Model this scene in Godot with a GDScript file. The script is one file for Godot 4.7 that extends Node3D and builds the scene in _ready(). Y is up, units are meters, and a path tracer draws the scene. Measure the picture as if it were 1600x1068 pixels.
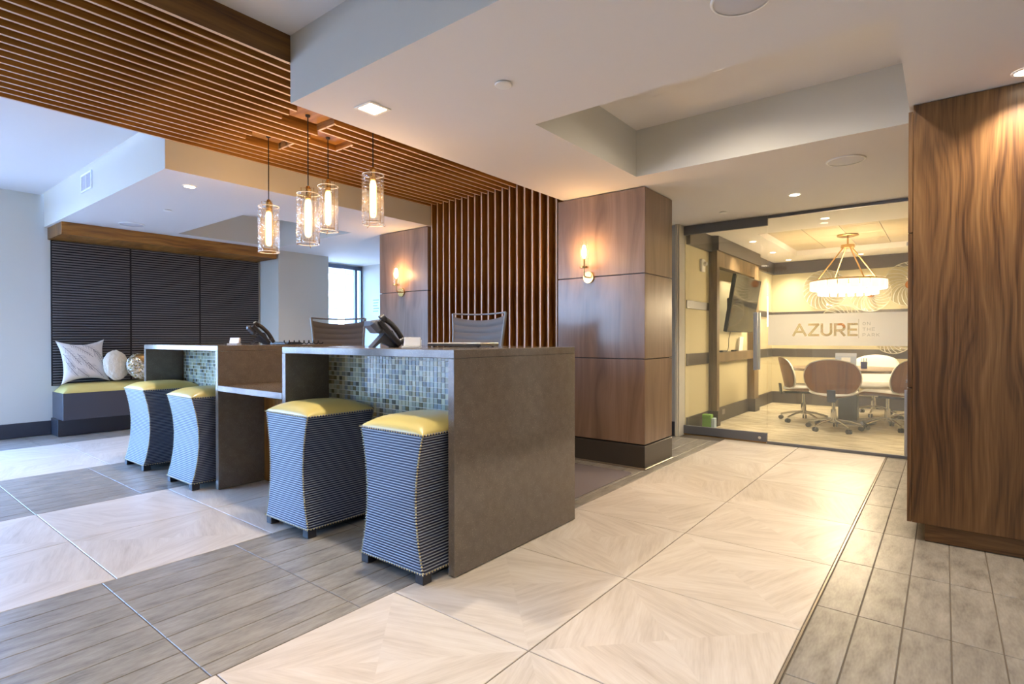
extends Node3D

# ------------------------------------------------------------------ mesh helper
class Geo:
	var V := PackedVector3Array()
	var N := PackedVector3Array()
	var T := PackedVector2Array()
	var C := PackedColorArray()
	var I := PackedInt32Array()
	var col := Color(1, 1, 1)

	func v(p: Vector3, n: Vector3, t := Vector2.ZERO) -> int:
		V.append(p); N.append(n); T.append(t); C.append(col)
		return V.size() - 1

	func tri(a: int, b: int, c: int) -> void:
		var g := (V[b] - V[a]).cross(V[c] - V[a])
		if g.dot(N[a] + N[b] + N[c]) > 0.0:
			I.append(a); I.append(c); I.append(b)
		else:
			I.append(a); I.append(b); I.append(c)

	func face(ps: Array, n: Vector3, ts := []) -> void:
		var ids := []
		for k in ps.size():
			ids.append(v(ps[k], n, ts[k] if ts.size() > k else Vector2.ZERO))
		for k in range(1, ps.size() - 1):
			tri(ids[0], ids[k], ids[k + 1])

	# chamfered box between two corners
	func box(lo: Vector3, hi: Vector3, bev := 0.0, xf := Transform3D.IDENTITY) -> Geo:
		var c := (lo + hi) * 0.5
		var h := (hi - lo) * 0.5
		var b: float = min(bev, min(h.x, min(h.y, h.z)) * 0.9)
		var ax := [Vector3.RIGHT, Vector3.UP, Vector3.BACK]
		var q := func(sx: float, sy: float, sz: float, keep: int) -> Vector3:
			var e := Vector3(sx * h.x, sy * h.y, sz * h.z)
			if b > 0.0:
				for k in 3:
					if k != keep:
						e[k] -= sign(e[k]) * b
			return xf * (c + e)
		for k in 3:
			var k1 := (k + 1) % 3
			var k2 := (k + 2) % 3
			for s in [-1.0, 1.0]:
				var ps := []
				for w in [[-1, -1], [1, -1], [1, 1], [-1, 1]]:
					var sg := Vector3.ZERO
					sg[k] = s; sg[k1] = w[0]; sg[k2] = w[1]
					ps.append(q.call(sg.x, sg.y, sg.z, k))
				face(ps, (xf.basis * (ax[k] * s)).normalized(), [Vector2(0, 0), Vector2(1, 0), Vector2(1, 1), Vector2(0, 1)])
		if b > 0.0:
			for k in 3:
				var k1 := (k + 1) % 3
				var k2 := (k + 2) % 3
				for s1 in [-1.0, 1.0]:
					for s2 in [-1.0, 1.0]:
						var ps := []
						for w in [[-1.0, k1], [1.0, k1], [1.0, k2], [-1.0, k2]]:
							var sg := Vector3.ZERO
							sg[k] = w[0]; sg[k1] = s1; sg[k2] = s2
							ps.append(q.call(sg.x, sg.y, sg.z, w[1]))
						face(ps, (xf.basis * (ax[k1] * s1 + ax[k2] * s2)).normalized())
			for sx in [-1.0, 1.0]:
				for sy in [-1.0, 1.0]:
					for sz in [-1.0, 1.0]:
						face([q.call(sx, sy, sz, 0), q.call(sx, sy, sz, 1), q.call(sx, sy, sz, 2)], (xf.basis * Vector3(sx, sy, sz)).normalized())
		return self

	func tube(path: Array, r: float, seg := 10, closed := false) -> Geo:
		var n := path.size()
		var rings := []
		var up := Vector3.UP
		for i in n:
			var a: Vector3 = path[(i - 1 + n) % n] if (closed or i > 0) else path[i]
			var b: Vector3 = path[(i + 1) % n] if (closed or i < n - 1) else path[i]
			var d := (b - a).normalized()
			if abs(d.dot(up)) > 0.98:
				up = Vector3.RIGHT if abs(d.x) < 0.9 else Vector3.BACK
			var x := d.cross(up).normalized()
			var y := x.cross(d).normalized()
			up = y
			var ring := []
			for k in seg:
				var an := TAU * k / seg
				var nn := x * cos(an) + y * sin(an)
				ring.append(v(path[i] + nn * r, nn))
			rings.append(ring)
		var m := n if closed else n - 1
		for i in m:
			var r0: Array = rings[i]
			var r1: Array = rings[(i + 1) % n]
			for k in seg:
				var k2 := (k + 1) % seg
				tri(r0[k], r1[k], r1[k2]); tri(r0[k], r1[k2], r0[k2])
		if not closed:
			for e in [0, n - 1]:
				var d: Vector3 = (path[0] - path[1]).normalized() if e == 0 else (path[n - 1] - path[n - 2]).normalized()
				var ps := []
				for k in seg:
					ps.append(V[rings[e][k]])
				face(ps, d)
		return self

	func cyl(p0: Vector3, p1: Vector3, r0: float, r1: float, seg := 20, caps := true) -> Geo:
		var d := (p1 - p0).normalized()
		var x := d.cross(Vector3.UP if abs(d.y) < 0.9 else Vector3.RIGHT).normalized()
		var y := x.cross(d).normalized()
		var a := []
		var b := []
		var l := (p1 - p0).length()
		for k in seg + 1:
			var an := TAU * k / seg
			var nn := x * cos(an) + y * sin(an)
			var nt: Vector3 = (nn + d * (r0 - r1) / max(l, 0.0001)).normalized()
			a.append(v(p0 + nn * r0, nt, Vector2(float(k) / seg, 0)))
			b.append(v(p1 + nn * r1, nt, Vector2(float(k) / seg, 1)))
		for k in seg:
			tri(a[k], b[k], b[k + 1]); tri(a[k], b[k + 1], a[k + 1])
		if caps:
			for e in [[a, -d, r0], [b, d, r1]]:
				if e[2] > 0.0001:
					var ps := []
					for k in seg:
						ps.append(V[e[0][k]])
					face(ps, e[1])
		return self

	# profile of (radius, height), turned about a vertical axis; each run between repeated points is smooth
	func lathe(prof: Array, seg := 28, at := Vector3.ZERO, xf := Basis.IDENTITY) -> Geo:
		var n := prof.size()
		var nrm := []
		for i in n:
			var a: Vector2 = prof[max(i - 1, 0)]
			var b: Vector2 = prof[min(i + 1, n - 1)]
			if i > 0 and (prof[i] - prof[i - 1]).length() < 1e-6:
				a = prof[i]
			if i < n - 1 and (prof[i + 1] - prof[i]).length() < 1e-6:
				b = prof[i]
			var d := (b - a).normalized()
			nrm.append(Vector2(d.y, -d.x))
		var rows := []
		for i in n:
			var row := []
			for k in seg + 1:
				var an := TAU * k / seg
				var e := Vector3(cos(an), 0, sin(an))
				row.append(v(at + xf * (e * prof[i].x + Vector3.UP * prof[i].y), xf * (e * nrm[i].x + Vector3.UP * nrm[i].y), Vector2(float(k) / seg, float(i) / (n - 1))))
			rows.append(row)
		for i in n - 1:
			if (prof[i + 1] - prof[i]).length() < 1e-6:
				continue
			for k in seg:
				if prof[i].x > 1e-5:
					tri(rows[i][k], rows[i + 1][k], rows[i][k + 1])
				if prof[i + 1].x > 1e-5:
					tri(rows[i][k + 1], rows[i + 1][k], rows[i + 1][k + 1])
		return self

	func ball(at: Vector3, r: Vector3, seg := 16, rows := 10) -> Geo:
		return surf(seg, rows, func(a: float, b: float) -> Vector3:
			var th := TAU * a
			var ph := PI * (0.001 + 0.998 * b)
			return at + Vector3(r.x * sin(ph) * cos(th), r.y * cos(ph), r.z * sin(ph) * sin(th)), at)

	# parametric sheet; normals point away from `inner`
	func surf(nu: int, nv: int, f: Callable, inner: Vector3) -> Geo:
		var ids := []
		for i in nu + 1:
			var row := []
			for j in nv + 1:
				var u := float(i) / nu
				var w := float(j) / nv
				var e := 0.001
				var p: Vector3 = f.call(u, w)
				var du: Vector3 = f.call(min(u + e, 1.0), w) - f.call(max(u - e, 0.0), w)
				var dw: Vector3 = f.call(u, min(w + e, 1.0)) - f.call(u, max(w - e, 0.0))
				var n := du.cross(dw)
				n = n.normalized() if n.length() > 1e-12 else (p - inner).normalized()
				if n.dot(p - inner) < 0.0:
					n = -n
				row.append(v(p, n, Vector2(u, w)))
			ids.append(row)
		for i in nu:
			for j in nv:
				tri(ids[i][j], ids[i + 1][j], ids[i + 1][j + 1]); tri(ids[i][j], ids[i + 1][j + 1], ids[i][j + 1])
		return self

	# polygon in the xy plane of xf, given thickness along its z
	func slab(poly: PackedVector2Array, z0: float, z1: float, xf := Transform3D.IDENTITY) -> Geo:
		var ix := Geometry2D.triangulate_polygon(poly)
		for s in [[z0, -1.0], [z1, 1.0]]:
			var ids := []
			var n := (xf.basis * Vector3(0, 0, s[1])).normalized()
			for p in poly:
				ids.append(v(xf * Vector3(p.x, p.y, s[0]), n, p))
			for k in range(0, ix.size(), 3):
				tri(ids[ix[k]], ids[ix[k + 1]], ids[ix[k + 2]])
		var cw := Geometry2D.is_polygon_clockwise(poly)
		for k in poly.size():
			var a := poly[k]
			var b := poly[(k + 1) % poly.size()]
			var d := (b - a).normalized()
			var n2 := Vector2(-d.y, d.x) if cw else Vector2(d.y, -d.x)
			face([xf * Vector3(a.x, a.y, z0), xf * Vector3(b.x, b.y, z0), xf * Vector3(b.x, b.y, z1), xf * Vector3(a.x, a.y, z1)], (xf.basis * Vector3(n2.x, n2.y, 0)).normalized())
		return self

	func into(m: ArrayMesh, mat: Material) -> void:
		var a := []
		a.resize(Mesh.ARRAY_MAX)
		a[Mesh.ARRAY_VERTEX] = V
		a[Mesh.ARRAY_NORMAL] = N
		a[Mesh.ARRAY_TEX_UV] = T
		a[Mesh.ARRAY_COLOR] = C
		a[Mesh.ARRAY_INDEX] = I
		m.add_surface_from_arrays(Mesh.PRIMITIVE_TRIANGLES, a)
		m.surface_set_material(m.get_surface_count() - 1, mat)

# ------------------------------------------------------------------ scene helpers
var used := {}
var M := {}
var rng := RandomNumberGenerator.new()

func numbered(n: String) -> String:
	var k: int = used.get(n, 0)
	used[n] = k + 1
	return n if k == 0 else "%s_%03d" % [n, k]

func tag(o: Node, label: String, category: String, group := "") -> void:
	o.set_meta("label", label)
	o.set_meta("category", category)
	if group != "":
		o.set_meta("group", group)

func thing(called: String, label: String, category: String, at := Vector3.ZERO, turn := 0.0, group := "") -> Node3D:
	var o := Node3D.new()
	o.name = numbered(called)
	add_child(o)
	o.position = at
	o.rotation.y = turn
	tag(o, label, category, group)
	return o

func again(o: Node3D, at: Vector3, turn := 0.0, label := "") -> Node3D:
	var c: Node3D = o.duplicate()
	var base := String(o.name).rstrip("0123456789").rstrip("_")
	c.name = numbered(base)
	add_child(c)
	c.position = at
	c.rotation.y = turn
	if label != "":
		c.set_meta("label", label)
	return c

func mesh_of(g: Geo, mat: Material) -> ArrayMesh:
	var m := ArrayMesh.new()
	g.into(m, mat)
	return m

func part(parent: Node, called: String, g: Geo, mat: Material, label := "") -> MeshInstance3D:
	return piece(parent, called, mesh_of(g, mat), Vector3.ZERO, label)

func piece(parent: Node, called: String, m: Mesh, at := Vector3.ZERO, label := "") -> MeshInstance3D:
	var o := MeshInstance3D.new()
	o.name = called
	o.mesh = m
	parent.add_child(o, true)
	o.position = at
	if label != "":
		o.set_meta("label", label)
	return o

func struct(called: String, g: Geo, mat: Material, label: String, parent: Node = null) -> MeshInstance3D:
	var o := MeshInstance3D.new()
	o.name = numbered(called) if parent == null else called
	o.mesh = mesh_of(g, mat)
	if parent == null:
		add_child(o)
		o.set_meta("kind", "structure")
		o.set_meta("label", label)
		o.set_meta("category", called.split("_")[0])
	else:
		parent.add_child(o, true)
	return o

# a ceiling block whose upright faces carry wall paint
func soffit(called: String, blocks: Array, label: String) -> void:
	var flat := Geo.new()
	var side := Geo.new()
	for b in blocks:
		var g := Geo.new().box(b[0], b[1])
		for t in range(0, g.I.size(), 3):
			var to: Geo = flat if abs(g.N[g.I[t]].y) > 0.5 else side
			var ids := []
			for k in 3:
				ids.append(to.v(g.V[g.I[t + k]], g.N[g.I[t + k]]))
			to.tri(ids[0], ids[1], ids[2])
	var m := ArrayMesh.new()
	flat.into(m, M.ceiling)
	side.into(m, M.wall)
	var o := MeshInstance3D.new()
	o.name = numbered(called)
	o.mesh = m
	add_child(o)
	o.set_meta("kind", "structure")
	o.set_meta("label", label)
	o.set_meta("category", "ceiling")

func mat(c: Color, rough := 0.6, metal := 0.0) -> StandardMaterial3D:
	var m := StandardMaterial3D.new()
	m.albedo_color = c
	m.roughness = rough
	m.metallic = metal
	return m

func rgb(r: int, g: int, b: int) -> Color:
	return Color(r / 255.0, g / 255.0, b / 255.0)

func glow(c: Color, e: float) -> StandardMaterial3D:
	var m := mat(c, 0.5)
	m.emission_enabled = true
	m.emission = c
	m.emission_energy_multiplier = e
	return m

func pane(c: Color, a: float, rough := 0.02) -> StandardMaterial3D:
	var m := mat(Color(c.r, c.g, c.b, a), rough)
	m.transparency = BaseMaterial3D.TRANSPARENCY_ALPHA
	return m

func tri_map(m: StandardMaterial3D, t: Texture2D, s: Vector3, off := Vector3.ZERO, world := true) -> StandardMaterial3D:
	m.albedo_texture = t
	m.uv1_triplanar = true
	m.uv1_world_triplanar = world
	m.uv1_scale = s
	m.uv1_offset = off
	m.uv1_triplanar_sharpness = 30.0
	return m

func noise(sd: int, f: float, oct := 3) -> FastNoiseLite:
	var n := FastNoiseLite.new()
	n.seed = sd
	n.noise_type = FastNoiseLite.TYPE_SIMPLEX_SMOOTH
	n.frequency = f
	n.fractal_octaves = oct
	return n

func ramp(stops: Array, t: float) -> Color:
	t = clamp(t, 0.0, 1.0) * (stops.size() - 1)
	var k := int(min(floor(t), stops.size() - 2))
	return (stops[k] as Color).lerp(stops[k + 1], t - k)

func to_tex(w: int, h: int, f: Callable, alpha := false) -> ImageTexture:
	var d := PackedByteArray()
	d.resize(w * h * 4)
	var k := 0
	for y in h:
		for x in w:
			var c: Color = f.call(x, y)
			d[k] = int(clamp(c.r, 0, 1) * 255); d[k + 1] = int(clamp(c.g, 0, 1) * 255); d[k + 2] = int(clamp(c.b, 0, 1) * 255)
			d[k + 3] = int(clamp(c.a, 0, 1) * 255) if alpha else 255
			k += 4
	return ImageTexture.create_from_image(Image.create_from_data(w, h, false, Image.FORMAT_RGBA8, d))

# wood with the grain along v: figure (broad), streak (fine), pore (finest)
func wood(sd: int, w: int, h: int, stops: Array, broad: float, streak: float, warp: float, swirl := 0.0) -> ImageTexture:
	var a := noise(sd, 0.011, 3)
	var b := noise(sd + 1, 0.05, 3)
	var c := noise(sd + 2, 0.22, 2)
	var d := noise(sd + 3, 0.006, 2)
	return to_tex(w, h, func(x: int, y: int) -> Color:
		# blend across the borders so that the repeat has no seam
		var bx: float = smoothstep(0.0, 1.0, clamp((x - w * 0.85) / (w * 0.15), 0, 1))
		var by: float = smoothstep(0.0, 1.0, clamp((y - h * 0.9) / (h * 0.1), 0, 1))
		var t := 0.0
		for q in [[0, 0, (1 - bx) * (1 - by)], [w, 0, bx * (1 - by)], [0, h, (1 - bx) * by], [w, h, bx * by]]:
			if q[2] > 0.001:
				var xx: float = x - q[0]
				var yy: float = y - q[1]
				var s: float = d.get_noise_2d(xx, yy * 0.3) * warp
				var r: float = a.get_noise_2d(xx + s, yy * 0.07)
				if swirl > 0.0:
					r = r * (1 - swirl) + swirl * sin((xx + s) * 0.1 + r * 5.0)
				t += q[2] * (r * broad + b.get_noise_2d(xx + s, yy * 0.035) * streak + c.get_noise_2d(xx, yy * 0.03) * streak * 0.5)
		return ramp(stops, 0.5 + t))

func spot(at: Vector3, e: float, c: Color, angle := 55.0, size := 0.06) -> SpotLight3D:
	var l := SpotLight3D.new()
	l.name = "downlight_beam"
	l.light_energy = e
	l.light_color = c
	l.spot_angle = angle
	l.spot_range = 12.0
	l.spot_attenuation = 2.0
	l.light_size = size
	l.shadow_enabled = true
	add_child(l, true)
	l.position = at
	l.rotation_degrees.x = -90
	return l

func omni(at: Vector3, e: float, c: Color, size: float, parent: Node = null) -> void:
	var l := OmniLight3D.new()
	l.name = "lamp_light"
	l.light_energy = e
	l.light_color = c
	l.omni_range = 12.0
	l.omni_attenuation = 2.0
	l.light_size = size
	l.shadow_enabled = true
	(self if parent == null else parent).add_child(l, true)
	l.position = at

const WARM := Color(1.0, 0.78, 0.52)
const SOFT := Color(1.0, 0.93, 0.84)
const LOW := 2.467
const HIGH := 2.845

func _ready() -> void:
	rng.seed = 7
	set_view()
	make_materials()
	build_shell()
	build_floor()
	build_windows()
	build_slats()
	build_columns()
	build_counters()
	build_bench()
	build_cabinet()
	build_glass_front()
	build_conference_room()
	build_stools()
	build_lamps()
	build_desk_things()
	build_ceiling_things()

func set_view() -> void:
	var cam := Camera3D.new()
	cam.name = "camera"
	add_child(cam)
	cam.position = Vector3(0, 1.15, 0)
	cam.rotation_degrees = Vector3(-0.429, 38.238, -0.058)
	cam.fov = rad_to_deg(2.0 * atan(534.0 / 857.85))
	cam.near = 0.02
	cam.far = 200.0
	cam.current = true
	var sm := ProceduralSkyMaterial.new()
	sm.sky_top_color = Color(0.40, 0.62, 0.96)
	sm.sky_horizon_color = Color(0.66, 0.83, 1.0)
	sm.ground_bottom_color = Color(0.42, 0.46, 0.5)
	sm.ground_horizon_color = Color(0.62, 0.74, 0.88)
	sm.sun_angle_max = 1.0
	sm.sky_energy_multiplier = 1.0
	var sky := Sky.new()
	sky.sky_material = sm
	var e := Environment.new()
	e.background_mode = Environment.BG_SKY
	e.sky = sky
	e.background_energy_multiplier = 23.0
	e.tonemap_mode = Environment.TONE_MAPPER_LINEAR
	e.tonemap_exposure = 1.3
	e.sdfgi_enabled = true
	e.ssao_enabled = true
	e.ssil_enabled = true
	var we := WorldEnvironment.new()
	we.name = "world_environment"
	we.environment = e
	add_child(we)
	# sun on the street side; the closed roof and walls keep it out of the lobby
	var sun := DirectionalLight3D.new()
	sun.name = "sun"
	sun.light_energy = 14.0
	sun.light_color = Color(1.0, 0.96, 0.88)
	sun.light_angular_distance = 0.6
	sun.shadow_enabled = true
	add_child(sun)
	sun.look_at_from_position(Vector3.ZERO, Vector3(-0.6, -0.75, 0.25))

# ------------------------------------------------------------------ materials
func make_materials() -> void:
	M.ceiling = mat(rgb(226, 222, 218), 0.85)
	M.wall = mat(rgb(204, 202, 192), 0.8)
	M.conf_wall = mat(rgb(206, 196, 160), 0.75)
	M.band = mat(rgb(74, 64, 56), 0.4)
	M.base = mat(rgb(52, 54, 62), 0.35)
	M.grout = mat(rgb(112, 104, 94), 0.9)
	M.trim_metal = mat(rgb(170, 160, 148), 0.3, 0.8)
	M.steel = mat(rgb(182, 185, 190), 0.32, 0.6)
	M.chrome = mat(rgb(205, 205, 205), 0.12, 1.0)
	M.frame = mat(rgb(96, 104, 118), 0.35, 0.5)
	M.dark_rail = mat(rgb(106, 109, 118), 0.4)
	M.black = mat(rgb(26, 26, 28), 0.45)
	M.white = mat(rgb(236, 235, 230), 0.5)
	M.paper = mat(rgb(240, 240, 240), 0.7)
	M.brass = mat(rgb(206, 168, 104), 0.25, 0.9)
	M.glass = pane(Color(0.9, 0.97, 0.96), 0.06)
	M.pane = pane(Color(0.92, 0.97, 1.0), 0.05)
	M.shade_glass = pane(Color(0.4, 0.4, 0.39), 0.09, 0.04)
	M.yellow = mat(rgb(212, 194, 118), 0.32)
	M.bulb = glow(Color(1.0, 0.85, 0.62), 3.0)
	M.bulb_soft = glow(Color(1.0, 0.86, 0.62), 12.0)
	M.lamp_disc = glow(Color(1.0, 0.93, 0.82), 14.0)
	# wood
	var slat_stops := [rgb(100, 61, 21), rgb(136, 89, 34), rgb(160, 110, 46), rgb(182, 131, 64)]
	var st := wood(11, 256, 1024, slat_stops, 0.45, 0.5, 14.0)
	M.slat_up = tri_map(mat(Color.WHITE, 0.45), st, Vector3(1.6, 0.6, 1.6))
	var si: Image = st.get_image().duplicate()
	si.rotate_90(CLOCKWISE)
	var sh := ImageTexture.create_from_image(si)
	M.slat_long = tri_map(mat(Color.WHITE, 0.45), sh, Vector3(0.6, 1.6, 0.6))
	M.slat_edge = mat(rgb(216, 188, 160), 0.5)
	M.maple_long = tri_map(mat(rgb(176, 172, 150), 0.5), sh, Vector3(0.5, 1.2, 0.5))
	var col_stops := [rgb(110, 88, 70), rgb(127, 103, 84), rgb(138, 113, 93), rgb(148, 123, 103)]
	M.column = tri_map(mat(Color.WHITE, 0.34), wood(23, 512, 512, col_stops, 0.75, 0.3, 40.0), Vector3(0.8, 0.7, 0.8))
	M.column.clearcoat_enabled = true
	M.column.clearcoat = 0.2
	M.column.clearcoat_roughness = 0.12
	M.plinth = mat(rgb(72, 66, 60), 0.3, 0.25)
	var wal_stops := [rgb(70, 45, 24), rgb(94, 64, 35), rgb(112, 79, 45), rgb(124, 90, 53), rgb(138, 103, 65)]
	var wt := wood(31, 512, 1024, wal_stops, 0.55, 0.5, 34.0, 0.12)
	M.walnut = tri_map(mat(Color.WHITE, 0.4), wt, Vector3(1.05, 0.45, 1.05))
	var wi: Image = wt.get_image().duplicate()
	wi.rotate_90(CLOCKWISE)
	M.walnut_long = tri_map(mat(Color.WHITE, 0.4), ImageTexture.create_from_image(wi), Vector3(0.5, 1.1, 0.5))
	var vn_stops := [rgb(104, 62, 30), rgb(138, 88, 46), rgb(160, 108, 62)]
	M.veneer = tri_map(mat(Color.WHITE, 0.3), wood(41, 256, 256, vn_stops, 0.5, 0.4, 20.0), Vector3(2, 1.2, 2), Vector3.ZERO, false)
	var fr_stops := [rgb(92, 74, 50), rgb(118, 97, 68), rgb(134, 112, 80)]
	M.media = tri_map(mat(Color.WHITE, 0.4), wood(43, 256, 512, fr_stops, 0.4, 0.5, 20.0), Vector3(1.2, 0.6, 1.2))
	# quartz
	var qa := noise(51, 0.03, 3)
	var qb := noise(52, 0.45, 2)
	M.quartz = tri_map(mat(Color.WHITE, 0.1), to_tex(256, 256, func(x: int, y: int) -> Color:
		var s: float = qb.get_noise_2d(x, y)
		var k: float = 1.0 + 0.06 * qa.get_noise_2d(x, y) + (0.35 if s > 0.62 else 0.0) - (0.12 if s < -0.55 else 0.0)
		return Color(114 * k / 255.0, 105 * k / 255.0, 95 * k / 255.0)), Vector3(1.7, 1.7, 1.7))
	# floor tiles
	M.cream = []
	for q in 3:
		var n1 := noise(60 + q, 0.012, 3)
		var n2 := noise(70 + q, 0.05, 3)
		var n3 := noise(80 + q, 0.2, 2)
		var t := to_tex(384, 384, func(x: int, y: int) -> Color:
			var flip: bool = abs(x - 192) > abs(y - 192)
			var a: float = y if flip else x
			var b: float = x if flip else y
			var off := 0.0
			if flip:
				off = 900.0 if x > 192 else 0.0
			else:
				off = 1800.0 if y > 192 else 2700.0
			b += 0.35 * (a - 192)
			var k: float = n1.get_noise_2d(a * 0.18 + off, b * 0.9) * 0.6 + n2.get_noise_2d(a * 0.1 + off, b) * 0.5 + n3.get_noise_2d(a * 0.09 + off, b) * 0.3
			return ramp([rgb(180, 166, 149), rgb(202, 191, 176), rgb(215, 205, 191), rgb(224, 216, 204)], 0.66 + k * 0.55))
		var m := mat(Color.WHITE, 0.36)
		m.albedo_texture = t
		M.cream.append(m)
	var g1 := noise(91, 0.014, 3)
	var g2 := noise(92, 0.06, 3)
	var g3 := noise(93, 0.25, 2)
	var gt := to_tex(1024, 256, func(x: int, y: int) -> Color:
		var k: float = g1.get_noise_2d(x * 0.25, y * 1.6) * 0.6 + g2.get_noise_2d(x * 0.12, y) * 0.5 + g3.get_noise_2d(x * 0.1, y) * 0.35
		return ramp([rgb(114, 109, 100), rgb(140, 135, 125), rgb(156, 151, 141), rgb(172, 167, 157)], 0.5 + k * 0.6))
	M.plank = mat(Color.WHITE, 0.33)
	M.plank.albedo_texture = gt
	# conference floor: long pale planks
	var c1 := noise(96, 0.02, 3)
	var c2 := noise(97, 0.1, 2)
	M.carpet = tri_map(mat(Color.WHITE, 0.6), to_tex(512, 512, func(x: int, y: int) -> Color:
		var k: float = c1.get_noise_2d(x * 0.35, y * 1.6) * 0.8 + c2.get_noise_2d(x * 0.3, y) * 0.3
		return ramp([rgb(150, 140, 114), rgb(178, 166, 138), rgb(200, 190, 162)], 0.5 + k)), Vector3(0.6, 0.6, 0.6))
	# vertex coloured
	M.cord = mat(Color.WHITE, 0.42)
	M.cord.vertex_color_use_as_albedo = true
	M.cord.rim_enabled = true
	M.cord.rim = 0.4
	M.tiles = mat(Color.WHITE, 0.15)
	M.tiles.vertex_color_use_as_albedo = true
	M.rib = mat(rgb(112, 108, 108), 0.4)
	M.bench = mat(rgb(72, 72, 80), 0.35)
	M.slate = mat(rgb(86, 90, 98), 0.4)
	M.slate_dark = mat(rgb(44, 44, 48), 0.4)
	M.mesh_grey = mat(rgb(104, 102, 100), 0.55)
	M.frame_grey = mat(rgb(128, 126, 122), 0.35, 0.3)
	M.backing = mat(rgb(38, 24, 16), 0.7)
	M.nail = mat(Color.WHITE, 0.3, 0.6)
	M.nail.vertex_color_use_as_albedo = true
	M.sequin = mat(Color.WHITE, 0.22, 0.7)
	M.sequin.vertex_color_use_as_albedo = true
	M.rib_dark = mat(rgb(24, 24, 27), 0.7)
	M.maple_grey = tri_map(mat(rgb(206, 200, 186), 0.4), st, Vector3(1.2, 0.5, 1.2))
	M.brass_dull = mat(rgb(150, 118, 74), 0.4, 0.7)
	M.rim_glass = pane(Color(0.95, 0.96, 0.97), 0.5, 0.05)
	M.hide = mat(rgb(228, 224, 214), 0.5)
	M.grille = mat(rgb(206, 204, 206), 0.7)
	M.grille_dark = mat(rgb(110, 112, 116), 0.7)

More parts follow.
